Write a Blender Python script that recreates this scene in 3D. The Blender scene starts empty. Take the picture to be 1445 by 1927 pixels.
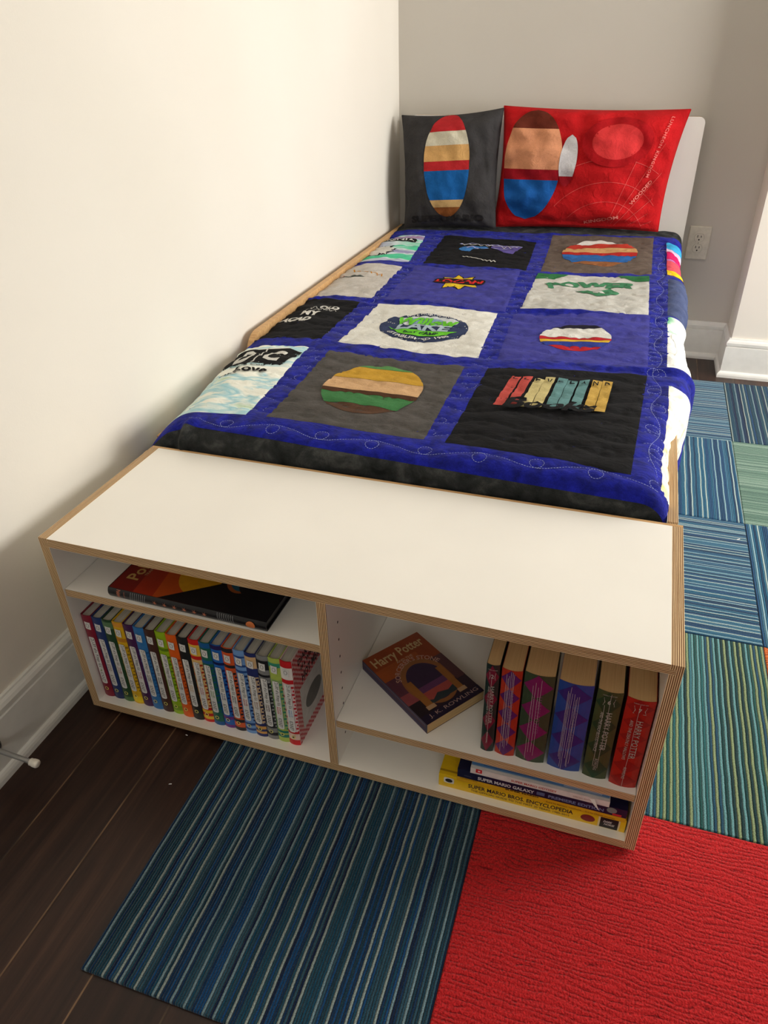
import bpy, bmesh, math, random
import numpy as np
from mathutils import Vector, Matrix, noise
from mathutils.geometry import tessellate_polygon
random.seed(7)
PI = math.pi
SC = bpy.context.scene
COL = SC.collection

# ------------------------------------------------------------------ camera
F_PX = 1383.11
cam_data = bpy.data.cameras.new('camera')
cam = bpy.data.objects.new('camera', cam_data); COL.objects.link(cam)
cam_data.sensor_fit = 'HORIZONTAL'; cam_data.sensor_width = 36.0
cam_data.lens = 36.0 * F_PX / 1445.0
cam_data.clip_start = 0.02
_fw = Vector((-0.2698864, 0.79543731, -0.54262401)); _rt = Vector((0.95079879, 0.30918429, -0.01966546)); _up = Vector((-0.15212818, 0.5212337, 0.83974547))
CAMLOC = Vector((0.8949, -0.7938, 1.1285))
cam.matrix_world = Matrix(((_rt.x, _up.x, -_fw.x, CAMLOC.x), (_rt.y, _up.y, -_fw.y, CAMLOC.y), (_rt.z, _up.z, -_fw.z, CAMLOC.z), (0, 0, 0, 1)))
SC.camera = cam

# ------------------------------------------------------------------ world, daylight, exposure
SC.view_settings.view_transform = 'Standard'; SC.view_settings.look = 'None'
SC.view_settings.gamma = 1.0; SC.view_settings.use_curve_mapping = False
SC.view_settings.exposure = 0.28
SC.cycles.max_bounces = 10; SC.cycles.diffuse_bounces = 6
SC.cycles.use_denoising = True
SC.cycles.caustics_reflective = False; SC.cycles.sample_clamp_indirect = 6.0
w = bpy.data.worlds.new('world'); SC.world = w; w.use_nodes = True
w.node_tree.nodes['Background'].inputs[0].default_value = (0.75, 0.86, 1.0, 1)
w.node_tree.nodes['Background'].inputs[1].default_value = 1.0

def area(name, loc, direction, sx, sy, power, color):
    l = bpy.data.lights.new(name, 'AREA'); l.shape = 'RECTANGLE'; l.size = sx; l.size_y = sy
    l.energy = power; l.color = color
    o = bpy.data.objects.new(name, l); COL.objects.link(o); o.location = loc
    o.rotation_euler = Vector(direction).to_track_quat('-Z', 'Z').to_euler()
    return o
RXW = 2.90
# daylight through the window in the right wall, plus an added weaker fill light behind the camera
WIN = (0.80, 2.05, 0.38, 2.0)     # y0, y1, z0, z1
FILL_WIN = (0.9, 2.1, 0.9, 2.1)        # x0, x1, z0, z1 of the added fill opening in the front wall
area('window_daylight', (RXW+0.06, (WIN[0]+WIN[1])/2, (WIN[2]+WIN[3])/2), (-1, 0, 0), WIN[1]-WIN[0], WIN[3]-WIN[2], 90, (1.0, 0.98, 0.945))
area('front_fill_light', ((FILL_WIN[0]+FILL_WIN[1])/2, -3.46, (FILL_WIN[2]+FILL_WIN[3])/2), (0, 1, 0), FILL_WIN[1]-FILL_WIN[0], FILL_WIN[3]-FILL_WIN[2], 16, (1.0, 0.97, 0.93))  # added fill to brighten surfaces facing the camera

# ------------------------------------------------------------------ helpers
def lin(c):
    return tuple(((v/255)/12.92 if v/255 <= 0.04045 else ((v/255+0.055)/1.055)**2.4) for v in c[:3]) + (1.0,)

MATS = {}
class NT:
    def __init__(s, name, rough=0.6, spec=0.3):
        s.m = bpy.data.materials.new(name); s.m.use_nodes = True
        s.t = s.m.node_tree; s.b = s.t.nodes['Principled BSDF']
        s.b.inputs['Roughness'].default_value = rough
        s.b.inputs['Specular IOR Level'].default_value = spec
    def n(s, typ, **kw):
        nd = s.t.nodes.new(typ)
        for k, v in kw.items():
            if k.startswith('i_'):
                key = k[2:]; key = int(key) if key.isdigit() else key
                nd.inputs[key].default_value = v
            else: setattr(nd, k, v)
        return nd
    def l(s, a, b): s.t.links.new(a, b)
    def math(s, op, a, b=None):
        nd = s.n('ShaderNodeMath', operation=op)
        for i, v in enumerate((a, b)):
            if v is None: continue
            if isinstance(v, (int, float)): nd.inputs[i].default_value = v
            else: s.l(v, nd.inputs[i])
        return nd.outputs[0]
    def coords(s, kind='Object'): return s.n('ShaderNodeTexCoord').outputs[kind]
    def noise(s, vec, scale, detail=3, rough=0.5, dist=0.0):
        nd = s.n('ShaderNodeTexNoise'); nd.inputs['Scale'].default_value = scale; nd.inputs['Detail'].default_value = detail
        nd.inputs['Roughness'].default_value = rough; nd.inputs['Distortion'].default_value = dist
        s.l(vec, nd.inputs['Vector']); return nd.outputs['Fac']
    def mapping(s, vec, scale=(1, 1, 1), loc=(0, 0, 0), rot=(0, 0, 0)):
        nd = s.n('ShaderNodeMapping'); nd.inputs['Scale'].default_value = scale; nd.inputs['Location'].default_value = loc
        nd.inputs['Rotation'].default_value = rot; s.l(vec, nd.inputs['Vector']); return nd.outputs[0]
    def ramp(s, fac, stops, interp='LINEAR'):
        nd = s.n('ShaderNodeValToRGB'); r = nd.color_ramp; r.interpolation = interp
        while len(r.elements) < len(stops): r.elements.new(0.5)
        for e, (p, c) in zip(r.elements, stops): e.position = p; e.color = lin(c)
        s.l(fac, nd.inputs[0]); return nd.outputs[0]
    def color(s, sock): s.l(sock, s.b.inputs['Base Color'])
    def mix(s, fac, a, b, blend='MIX'):
        nd = s.n('ShaderNodeMix', data_type='RGBA', blend_type=blend)
        for i, v in ((0, fac), (6, a), (7, b)):
            if isinstance(v, (int, float)): nd.inputs[i].default_value = v
            elif isinstance(v, tuple): nd.inputs[i].default_value = v
            else: s.l(v, nd.inputs[i])
        return nd.outputs[2]
    def bump(s, h, strength=0.5, dist=0.001, prev=None):
        nd = s.n('ShaderNodeBump'); nd.inputs['Strength'].default_value = strength; nd.inputs['Distance'].default_value = dist
        s.l(h, nd.inputs['Height'])
        if prev: s.l(prev, nd.inputs['Normal'])
        s.l(nd.outputs[0], s.b.inputs['Normal']); return nd.outputs[0]

def plain(name, c, rough=0.5, spec=0.3, metal=0.0):
    if name in MATS: return MATS[name]
    t = NT(name, rough, spec); t.b.inputs['Base Color'].default_value = lin(c); t.b.inputs['Metallic'].default_value = metal
    v = t.coords(); n = t.noise(v, 60, 2)
    t.color(t.mix(1.0, lin(c), t.ramp(n, [(0.3, (240, 240, 240)), (0.7, (255, 255, 255))]), 'MULTIPLY'))
    MATS[name] = t.m; return t.m

def paper(c, gloss=0.45):          # printed surface in one flat ink
    return plain('ink_%d_%d_%d_%d' % (c[0], c[1], c[2], int(gloss*100)), c, gloss, 0.35)

def fabric(name, c, var=0.22, mott=None, sheen=0.25, weave=1.0, scale=26, wr=1.0):
    if name in MATS: return MATS[name]
    t = NT(name, 0.9, 0.12)
    v = t.coords(); n = t.noise(v, scale, 5, 0.6, 0.4)
    d = tuple(max(0, int(x*(1-var))) for x in c); h = tuple(min(255, int(x*(1+var*0.6))+3) for x in c)
    if mott: d, h = mott
    base = t.ramp(n, [(0.3, d), (0.52, c), (0.72, h)])
    fine = t.noise(v, 900, 2)
    base = t.mix(1.0, base, t.ramp(fine, [(0.3, (205, 205, 205)), (0.7, (255, 255, 255))]), 'MULTIPLY')
    t.color(base)
    b1 = t.bump(t.noise(t.mapping(v, (1.0, 1.7, 1.0)), 34, 4, 0.55, 1.2), 0.5*wr, 0.006)
    t.bump(t.noise(v, 1300, 2), 0.5*weave, 0.0008, b1)
    t.b.inputs['Sheen Weight'].default_value = sheen*0.15; t.b.inputs['Sheen Roughness'].default_value = 0.5
    MATS[name] = t.m; return t.m

def tie_dye(name, stops, scale=6, stretch=(1, 1, 1), loc=(0, 0, 0)):
    t = NT(name, 0.9, 0.12); v = t.coords()
    n = t.noise(t.mapping(v, stretch, loc), scale, 3, 0.5, 0.8)
    t.color(t.ramp(n, stops))
    b1 = t.bump(t.noise(t.mapping(v, (1.0, 1.7, 1.0)), 34, 4, 0.55, 1.2), 0.5, 0.006)
    t.bump(t.noise(v, 1300, 2), 0.5, 0.0008, b1)
    MATS[name] = t.m; return t.m

def ply_edge():
    t = NT('plywood_edge', 0.5, 0.25)
    uv = t.coords('UV'); sep = t.n('ShaderNodeSeparateXYZ'); t.l(uv, sep.inputs[0])
    wob = t.noise(t.mapping(uv, (14, 0.3, 1)), 1.0, 2)
    vv = t.math('ADD', sep.outputs[1], t.math('MULTIPLY', t.math('SUBTRACT', wob, 0.5), 0.05))
    ph = t.math('FRACT', t.math('MULTIPLY', vv, 6.5))
    layer = t.ramp(ph, [(0.0, (232, 200, 152)), (0.34, (242, 214, 170)), (0.46, (120, 80, 44)), (0.62, (98, 64, 36)), (0.84, (134, 94, 56)), (0.97, (232, 200, 152))])
    grain = t.noise(t.mapping(uv, (9, 14, 1)), 1.0, 3)
    t.color(t.mix(1.0, layer, t.ramp(grain, [(0.3, (214, 200, 186)), (0.6, (255, 255, 255))]), 'MULTIPLY'))
    t.bump(ph, 0.15, 0.0004)
    return t.m
def ply_grain():
    t = NT('birch_veneer_strip', 0.5, 0.25)
    v = t.coords(); g = t.noise(t.mapping(v, (18, 300, 120)), 1.0, 4, 0.6)
    t.color(t.ramp(g, [(0.25, (168, 124, 78)), (0.55, (205, 163, 112)), (0.8, (216, 180, 130))]))
    return t.m
M_PLY = ply_edge(); M_GRAIN = ply_grain()
def laminate():
    t = NT('white_laminate', 0.36, 0.4); v = t.coords()
    t.color(t.mix(1.0, lin((246, 242, 233)), t.ramp(t.noise(v, 5, 2), [(0.3, (250, 250, 250)), (0.7, (255, 255, 255))]), 'MULTIPLY'))
    t.bump(t.noise(v, 700, 2), 0.08, 0.0003); return t.m
M_LAM = laminate()
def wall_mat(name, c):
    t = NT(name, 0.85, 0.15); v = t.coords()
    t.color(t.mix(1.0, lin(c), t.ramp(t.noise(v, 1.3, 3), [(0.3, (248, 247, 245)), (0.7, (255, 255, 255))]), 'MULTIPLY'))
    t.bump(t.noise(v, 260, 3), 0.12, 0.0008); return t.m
M_WALL = wall_mat('wall_paint_cream', (226, 220, 208)); M_WALL_SHADED = wall_mat('wall_paint_cream_shaded', (196, 190, 180)); M_WALLD = wall_mat('wall_paint_low_bounce', (150, 140, 128)); M_CEIL = wall_mat('ceiling_paint', (238, 236, 230))  # back wall's shade put into its colour; unseen walls darkened to cut bounce
def trim_mat():
    t = NT('white_trim_paint', 0.35, 0.4); v = t.coords()
    t.color(t.mix(1.0, lin((228, 226, 218)), t.ramp(t.noise(v, 30, 2), [(0.3, (247, 247, 247)), (0.7, (255, 255, 255))]), 'MULTIPLY'))
    t.bump(t.noise(t.mapping(v, (4, 4, 60)), 12, 2), 0.05, 0.0006); return t.m
M_TRIM = trim_mat()

def wood_floor():
    t = NT('dark_walnut_boards', 0.42, 0.35)
    v = t.coords(); sep = t.n('ShaderNodeSeparateXYZ'); t.l(v, sep.inputs[0])
    W = 0.1275
    px = t.math('DIVIDE', t.math('SUBTRACT', sep.outputs[0], 0.0555), W)
    idx = t.math('FLOOR', px); fx = t.math('FRACT', px)
    wn = t.n('ShaderNodeTexWhiteNoise', noise_dimensions='1D'); t.l(idx, wn.inputs['W'])
    py = t.math('DIVIDE', t.math('ADD', t.math('ADD', sep.outputs[1], t.math('MULTIPLY', idx, 0.83)), 0.48), 2.4)
    fy = t.math('FRACT', py); iy = t.math('FLOOR', py)
    wn2 = t.n('ShaderNodeTexWhiteNoise', noise_dimensions='2D'); cmb = t.n('ShaderNodeCombineXYZ'); t.l(idx, cmb.inputs[0]); t.l(iy, cmb.inputs[1]); t.l(cmb.outputs[0], wn2.inputs['Vector'])
    off = t.n('ShaderNodeVectorMath', operation='MULTIPLY_ADD'); t.l(wn2.outputs['Color'], off.inputs[0]); off.inputs[1].default_value = (3, 3, 0); t.l(v, off.inputs[2])
    g = t.noise(t.mapping(off.outputs[0], (60, 3.2, 1)), 1.0, 6, 0.65, 0.5)
    g2 = t.noise(t.mapping(off.outputs[0], (9, 1.2, 1)), 1.0, 3, 0.5, 0.8)
    base = t.ramp(g, [(0.28, (38, 24, 19)), (0.5, (60, 40, 32)), (0.75, (82, 58, 46))])
    base = t.mix(1.0, base, t.ramp(g2, [(0.3, (190, 178, 175)), (0.7, (255, 250, 245))]), 'MULTIPLY')
    base = t.mix(1.0, base, t.ramp(wn2.outputs['Value'], [(0.0, (205, 196, 196)), (1.0, (255, 250, 244))]), 'MULTIPLY')
    ex = t.math('MINIMUM', fx, t.math('SUBTRACT', 1.0, fx)); ey = t.math('MULTIPLY', t.math('MINIMUM', fy, t.math('SUBTRACT', 1.0, fy)), 19.0)
    e = t.math('MINIMUM', ex, ey)
    seam = t.math('LESS_THAN', e, 0.011)
    worn = t.noise(t.mapping(v, (30, 6, 1)), 1.0, 3)
    seamc = t.ramp(worn, [(0.4, (28, 17, 13)), (0.62, (120, 92, 66))])
    t.color(t.mix(seam, base, seamc))
    b1 = t.bump(t.ramp(e, [(0.0, (0, 0, 0)), (0.03, (255, 255, 255))]), 0.4, 0.001)
    t.bump(g, 0.22, 0.0012, b1)
    t.l(t.ramp(g2, [(0.3, (150, 150, 150)), (0.8, (190, 190, 190))]), t.b.inputs['Roughness'])
    return t.m
M_FLOOR = wood_floor()

def carpet(name, stops, ribs, wob=0.35, bumpd=0.0025, fine=1.0, seed=0.0, light=None, grp=5):
    """ribbed loop-pile: one yarn colour per rib, U runs across the ribs (metres)"""
    t = NT(name, 0.95, 0.05)
    uv = t.coords('UV')
    wv = t.noise(t.mapping(uv, (1.5, 14, 1), (seed, seed, 0)), 1.0, 2)
    wf = t.noise(t.mapping(uv, (40, 260, 1)), 1.0, 1)
    sep = t.n('ShaderNodeSeparateXYZ'); t.l(uv, sep.inputs[0])
    u = t.math('MULTIPLY', sep.outputs[0], ribs)
    u = t.math('ADD', u, t.math('MULTIPLY', t.math('SUBTRACT', wv, 0.5), wob*2.2))
    u = t.math('ADD', u, t.math('MULTIPLY', t.math('SUBTRACT', wf, 0.5), wob*0.7))
    wn = t.n('ShaderNodeTexWhiteNoise', noise_dimensions='1D'); t.l(t.math('ADD', t.math('FLOOR', u), seed*17.3+0.5), wn.inputs['W'])
    base = t.ramp(wn.outputs['Value'], stops, 'CONSTANT')
    if light:
        gf = t.math('FLOOR', t.math('DIVIDE', t.math('FLOOR', u), grp))
        w2 = t.n('ShaderNodeTexWhiteNoise', noise_dimensions='1D'); t.l(t.math('ADD', gf, seed*9.1+0.5), w2.inputs['W'])
        pos = t.math('ADD', t.math('MULTIPLY', gf, grp), t.math('FLOOR', t.math('MULTIPLY', w2.outputs['Value'], grp-1.6)))
        hit = t.math('LESS_THAN', t.math('ABSOLUTE', t.math('SUBTRACT', t.math('FLOOR', u), pos)), 0.5)
        lc = t.ramp(wn.outputs['Value'], [(0.0, light[0]), (0.5, light[1])], 'CONSTANT')
        base = t.mix(hit, base, lc)
    fr = t.math('FRACT', u); ridge = t.math('SINE', t.math('MULTIPLY', fr, PI))
    base = t.mix(1.0, base, t.ramp(ridge, [(0.0, (120, 120, 120)), (0.55, (255, 255, 255))]), 'MULTIPLY')
    loop = t.noise(t.mapping(uv, (500, 700, 1)), 1.0, 2)
    base = t.mix(1.0, base, t.ramp(loop, [(0.3, (170, 170, 170)), (0.65, (255, 255, 255))]), 'MULTIPLY')
    t.color(base)
    b1 = t.bump(ridge, 0.8, bumpd); t.bump(loop, 0.7*fine, 0.002, b1)
    t.b.inputs['Sheen Weight'].default_value = 0.15
    return t.m
def carpet_wavy(name, c, dark):
    """cut-and-loop solid colour pile with wandering grooves"""
    t = NT(name, 0.95, 0.05); uv = t.coords('UV')
    w1 = t.noise(t.mapping(uv, (30, 10, 1)), 1.0, 3)
    sep = t.n('ShaderNodeSeparateXYZ'); t.l(uv, sep.inputs[0])
    u = t.math('ADD', t.math('MULTIPLY', sep.outputs[0], 125), t.math('MULTIPLY', w1, 4.0))
    s = t.math('ABSOLUTE', t.math('SINE', t.math('MULTIPLY', u, PI)))
    gate = t.noise(t.mapping(uv, (95, 26, 1), (3, 1, 0)), 1.0, 2)
    s2 = t.math('MAXIMUM', s, t.ramp(gate, [(0.44, (0, 0, 0)), (0.72, (215, 215, 215))]))
    loop = t.noise(t.mapping(uv, (330, 330, 1)), 1.0, 3)
    base = t.ramp(s2, [(0.0, dark), (0.32, c)])
    base = t.mix(1.0, base, t.ramp(loop, [(0.3, (175, 165, 165)), (0.65, (255, 255, 255))]), 'MULTIPLY')
    t.color(base)
    b1 = t.bump(s2, 0.7, 0.0022); t.bump(loop, 0.9, 0.0035, b1)
    t.b.inputs['Sheen Weight'].default_value = 0.1
    return t.m

# ---- mesh builder
class MB:
    def __init__(s): s.v = []; s.f = []; s.fm = []; s.uv = []; s.mats = []
    def mi(s, m):
        if m not in s.mats: s.mats.append(m)
        return s.mats.index(m)
    def face(s, pts, m, uv=None):
        i0 = len(s.v); s.v.extend([tuple(p) for p in pts]); s.f.append(tuple(range(i0, i0+len(pts)))); s.fm.append(s.mi(m))
        s.uv.append(uv if uv else [(0, 0)]*len(pts))
    def mesh(s, verts, faces, m, uvs=None):
        i0 = len(s.v); s.v.extend([tuple(p) for p in verts]); k = s.mi(m)
        for f in faces:
            s.f.append(tuple(i+i0 for i in f)); s.fm.append(k)
            s.uv.append([uvs[i] for i in f] if uvs else [(0, 0)]*len(f))
    def box(s, a, b, m, thin=None, edge=None, over=None):
        """axis box a..b; thin = axis index across which 'edge' material runs on the four narrow sides"""
        (x0, y0, z0), (x1, y1, z1) = a, b
        fs = {'-x': [(x0,y1,z0),(x0,y0,z0),(x0,y0,z1),(x0,y1,z1)], '+x': [(x1,y0,z0),(x1,y1,z0),(x1,y1,z1),(x1,y0,z1)],
              '-y': [(x0,y0,z0),(x1,y0,z0),(x1,y0,z1),(x0,y0,z1)], '+y': [(x1,y1,z0),(x0,y1,z0),(x0,y1,z1),(x1,y1,z1)],
              '-z': [(x0,y1,z0),(x1,y1,z0),(x1,y0,z0),(x0,y0,z0)], '+z': [(x0,y0,z1),(x1,y0,z1),(x1,y1,z1),(x0,y1,z1)]}
        for k, p in fs.items():
            ax = 'xyz'.index(k[1]); mm = m
            uv = None
            if thin is not None and ax != thin:
                mm = edge; other = [i for i in range(3) if i not in (ax, thin)][0]
                lo = a[thin]; T = b[thin]-a[thin]
                uv = [(q[other], (q[thin]-lo)/T*(T/0.018)) for q in p]
            if over and k in over: mm = over[k]
            s.face(p, mm, uv)
    def pm(s, pm2, f, m):          # 2-D poly mesh mapped through f
        if not pm2[0]: return
        s.mesh([f(x, y) for x, y in pm2[0]], pm2[1], m)
    def lathe(s, prof, origin, axis, m, n=24):
        ax = Vector(axis).normalized(); q = ax.to_track_quat('Z', 'Y'); o = Vector(origin)
        vs = []; fs = []
        for r, h in prof:
            for k in range(n):
                a = 2*PI*k/n; vs.append(o + q @ Vector((r*math.cos(a), r*math.sin(a), h)))
        for i in range(len(prof)-1):
            for k in range(n):
                k2 = (k+1) % n; fs.append((i*n+k, i*n+k2, (i+1)*n+k2, (i+1)*n+k))
        fs.append(tuple(reversed(range(n)))); fs.append(tuple((len(prof)-1)*n+k for k in range(n)))
        s.mesh(vs, fs, m)
    def build(s, name, parent=None, org=None, smooth=False, merge=False):
        v = s.v
        if org is not None: v = [(a-org[0], b-org[1], c-org[2]) for a, b, c in v]
        me = bpy.data.meshes.new(name); me.from_pydata(v, [], s.f)
        for m in s.mats: me.materials.append(m)
        me.polygons.foreach_set('material_index', s.fm)
        ul = me.uv_layers.new(name='UVMap'); flat = []
        for u in s.uv:
            for p in u: flat += [p[0], p[1]]
        ul.data.foreach_set('uv', flat)
        if merge:
            bm = bmesh.new(); bm.from_mesh(me); bmesh.ops.remove_doubles(bm, verts=bm.verts, dist=1e-5); bm.to_mesh(me); bm.free()
        if smooth: me.polygons.foreach_set('use_smooth', [True]*len(me.polygons))
        me.update()
        o = bpy.data.objects.new(name, me); COL.objects.link(o)
        if parent: o.parent = parent
        return o

def thing(name, label, cat, loc=(0, 0, 0), rz=0, group=None):
    o = bpy.data.objects.new(name, None); COL.objects.link(o); o.empty_display_size = 0.05
    o.location = loc; o.rotation_euler = (0, 0, rz); o['label'] = label; o['category'] = cat
    if group: o['group'] = group
    return o
def tag(o, label, cat, group=None):
    o['label'] = label; o['category'] = cat
    if group: o['group'] = group
    return o
def struct(o): o['kind'] = 'structure'; return o

# ---- 2-D shapes:  (verts, faces)
def poly(pts):
    tr = tessellate_polygon([[Vector((x, y, 0)) for x, y in pts]])
    return ([tuple(p) for p in pts], [tuple(t) for t in tr])
def rect(x0, y0, x1, y1): return ([(x0, y0), (x1, y0), (x1, y1), (x0, y1)], [(0, 1, 2, 3)])
def rrect(x0, y0, x1, y1, r, n=5):
    pts = []
    for cx, cy, a0 in ((x1-r, y0+r, -PI/2), (x1-r, y1-r, 0), (x0+r, y1-r, PI/2), (x0+r, y0+r, PI)):
        for k in range(n+1): a = a0+PI/2*k/n; pts.append((cx+r*math.cos(a), cy+r*math.sin(a)))
    return (pts, [tuple(range(len(pts)))])
def ell(cx, cy, rx, ry, n=40, a0=0, a1=2*PI, rot=0):
    pts = []
    for k in range(n + (0 if a1-a0 > 6.28 else 1)):
        a = a0+(a1-a0)*k/n; x = rx*math.cos(a); y = ry*math.sin(a)
        pts.append((cx+x*math.cos(rot)-y*math.sin(rot), cy+x*math.sin(rot)+y*math.cos(rot)))
    return (pts, [tuple(range(len(pts)))])
def stroke(pts, wd, closed=False):
    vs = []; fs = []; n = len(pts)
    for i, p in enumerate(pts):
        a = pts[(i-1) % n] if (closed or i > 0) else p; b = pts[(i+1) % n] if (closed or i < n-1) else p
        dx, dy = b[0]-a[0], b[1]-a[1]; L = math.hypot(dx, dy) or 1; nx, ny = -dy/L*wd/2, dx/L*wd/2
        vs += [(p[0]+nx, p[1]+ny), (p[0]-nx, p[1]-ny)]
    for i in range(n if closed else n-1):
        j = (i+1) % n; fs.append((2*i, 2*i+1, 2*j+1, 2*j))
    return (vs, fs)
def ring(cx, cy, rx, ry, wd, n=36): return stroke([(cx+rx*math.cos(2*PI*k/n), cy+ry*math.sin(2*PI*k/n)) for k in range(n)], wd, True)
def burst(cx, cy, rx, ry, n, inner=0.6, jit=0.0, ph=0.0):
    pts = []
    for k in range(2*n):
        r = 1.0 if k % 2 == 0 else inner
        if k % 2 == 0: r *= 1-jit*random.random()
        a = ph+PI*k/n; pts.append((cx+rx*r*math.cos(a), cy+ry*r*math.sin(a)))
    c = [(cx, cy)]; return (c+pts, [(0, k+1, (k+1) % (2*n)+1) for k in range(2*n)])
def banded(cx, cy, rx, ry, bands, vertical=False):
    """plain oval cut into straight colour bands; bands: [(fraction, colour)] from bottom (or left)"""
    out = []; tot = sum(f for f, _ in bands); q = -1.0
    for f, c in bands:
        q2 = q+2*f/tot; pts = []
        for k in range(13): t_ = q+(q2-q)*k/12; pts.append((math.sqrt(max(0, 1-t_*t_)), t_))
        for k in range(13): t_ = q2+(q-q2)*k/12; pts.append((-math.sqrt(max(0, 1-t_*t_)), t_))
        if vertical: pts = [(b_, -a_) for a_, b_ in pts]
        cl = []
        for p in [(cx+rx*a_, cy+ry*b_) for a_, b_ in pts]:
            if not cl or math.hypot(p[0]-cl[-1][0], p[1]-cl[-1][1]) > 1e-5: cl.append(p)
        if math.hypot(cl[0][0]-cl[-1][0], cl[0][1]-cl[-1][1]) < 1e-5: cl.pop()
        out.append(((cl, [tuple(range(len(cl)))]), ink(c))); q = q2
    return out
_TX = {}
def text2(body, x, y, w_, h_=None, bold=0.0, shear=0.0, rot=0.0, align='C', space=1.0):
    """text fitted to width w_ (and height h_), centred (align C) or starting (align L) at x, centred on y"""
    key = (body, bold, shear, space)
    if key not in _TX:
        cu = bpy.data.curves.new('t', 'FONT'); cu.body = body; cu.resolution_u = 2; cu.offset = bold; cu.shear = shear; cu.space_character = space
        cu.fill_mode = 'FRONT'
        o = bpy.data.objects.new('t', cu); COL.objects.link(o)
        bpy.context.view_layer.update()
        me = bpy.data.meshes.new_from_object(o.evaluated_get(bpy.context.evaluated_depsgraph_get()))
        vs = [(v.co.x, v.co.y) for v in me.vertices]; fs = [tuple(p.vertices) for p in me.polygons]
        bpy.data.objects.remove(o); bpy.data.curves.remove(cu); bpy.data.meshes.remove(me)
        xs = [p[0] for p in vs]; ys = [p[1] for p in vs]
        bx, by = min(xs), min(ys); W, H = max(xs)-bx, max(ys)-by
        _TX[key] = ([((a-bx)/W, (b-by)/H) for a, b in vs], fs, H/W)
    vs, fs, asp = _TX[key]
    if h_ is None: h_ = w_*asp
    out = []
    for a, b in vs:
        p = (a-(0.5 if align == 'C' else 0))*w_; q = (b-0.5)*h_
        out.append((x+p*math.cos(rot)-q*math.sin(rot), y+p*math.sin(rot)+q*math.cos(rot)))
    return (out, fs)
def arc_bend(pm2, cx, cy, rx, ry):
    """x of the poly mesh is an angle (radians, 0 = up, + clockwise), y an offset from the ellipse"""
    out = []
    for a, b in pm2[0]: out.append((cx+(rx+b)*math.sin(a), cy+(ry+b)*math.cos(a)))
    return (out, pm2[1])
def arc_bend_low(pm2, cx, cy, rx, ry):
    out = []
    for a, b in pm2[0]: out.append((cx+(rx-b)*math.sin(a), cy-(ry-b)*math.cos(a)))
    return (out, pm2[1])
def xf(pm2, f): return ([f(x, y) for x, y in pm2[0]], pm2[1])
def cut(pm2, step):
    """slice a poly mesh along a square grid so that it can follow a curved surface"""
    if not pm2[0]: return pm2
    bm = bmesh.new(); vs = [bm.verts.new((x, y, 0)) for x, y in pm2[0]]
    for f in pm2[1]:
        try: bm.faces.new([vs[i] for i in f])
        except ValueError: pass
    for ax in (0, 1):
        lo = min(p[ax] for p in pm2[0]); hi = max(p[ax] for p in pm2[0])
        k = math.floor(lo/step)+1
        while k*step < hi-1e-6:
            co = [0, 0, 0]; co[ax] = k*step; no = [0, 0, 0]; no[ax] = 1
            bmesh.ops.bisect_plane(bm, geom=bm.verts[:]+bm.edges[:]+bm.faces[:], plane_co=co, plane_no=no, dist=1e-7)
            k += 1
    bm.verts.index_update()
    r = ([(v.co.x, v.co.y) for v in bm.verts], [tuple(v.index for v in f.verts) for f in bm.faces]); bm.free(); return r

# ================================================================== THE ROOM
WX, WY, JX, JY = -0.067, 2.342, 1.294, 2.159
RX, FY, CZ = RXW, -3.4, 2.65
b = MB(); b.face([(WX, FY, 0), (RX, FY, 0), (RX, WY, 0), (WX, WY, 0)], M_FLOOR); struct(b.build('floor'))
b = MB(); b.face([(WX, FY, CZ), (WX, WY, CZ), (RX, WY, CZ), (RX, FY, CZ)], M_CEIL); struct(b.build('ceiling'))
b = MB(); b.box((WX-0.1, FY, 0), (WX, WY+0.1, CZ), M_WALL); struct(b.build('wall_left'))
b = MB(); b.box((WX, WY, 0), (JX, WY+0.1, CZ), M_WALL_SHADED); struct(b.build('wall_back'))  # cream wall in a darker copy, its dimness under grazing light painted in
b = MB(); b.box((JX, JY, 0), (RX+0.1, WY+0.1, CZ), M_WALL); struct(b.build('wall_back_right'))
y0, y1, z0, z1 = WIN
b = MB()
b.box((RX, FY, 0), (RX+0.1, JY, z0), M_WALLD); b.box((RX, FY, z1), (RX+0.1, JY, CZ), M_WALLD)  # unseen wall, coloured dark to limit bounced light
b.box((RX, FY, z0), (RX+0.1, y0, z1), M_WALLD); b.box((RX, y1, z0), (RX+0.1, JY, z1), M_WALLD); struct(b.build('wall_right'))
b = MB()
b.box((RX-0.015, y0-0.07, z0-0.07), (RX, y1+0.07, z0), M_TRIM); b.box((RX-0.015, y0-0.07, z1), (RX, y1+0.07, z1+0.07), M_TRIM)
b.box((RX-0.015, y0-0.07, z0), (RX, y0, z1), M_TRIM); b.box((RX-0.015, y1, z0), (RX, y1+0.07, z1), M_TRIM)
struct(b.build('window_1'))
x0, x1, z0, z1 = FILL_WIN
b = MB()
b.box((WX, FY-0.1, 0), (RX, FY, z0), M_WALLD); b.box((WX, FY-0.1, z1), (RX, FY, CZ), M_WALLD)
b.box((WX, FY-0.1, z0), (x0, FY, z1), M_WALLD); b.box((x1, FY-0.1, z0), (RX, FY, z1), M_WALLD); struct(b.build('wall_front'))
b = MB()
b.box((x0-0.07, FY, z0-0.07), (x1+0.07, FY+0.015, z0), M_TRIM); b.box((x0-0.07, FY, z1), (x1+0.07, FY+0.015, z1+0.07), M_TRIM)
b.box((x0-0.07, FY, z0), (x0, FY+0.015, z1), M_TRIM); b.box((x1, FY, z0), (x1+0.07, FY+0.015, z1), M_TRIM)
struct(b.build('added_fill_window'))  # unseen frame added around the fill light opening

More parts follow.
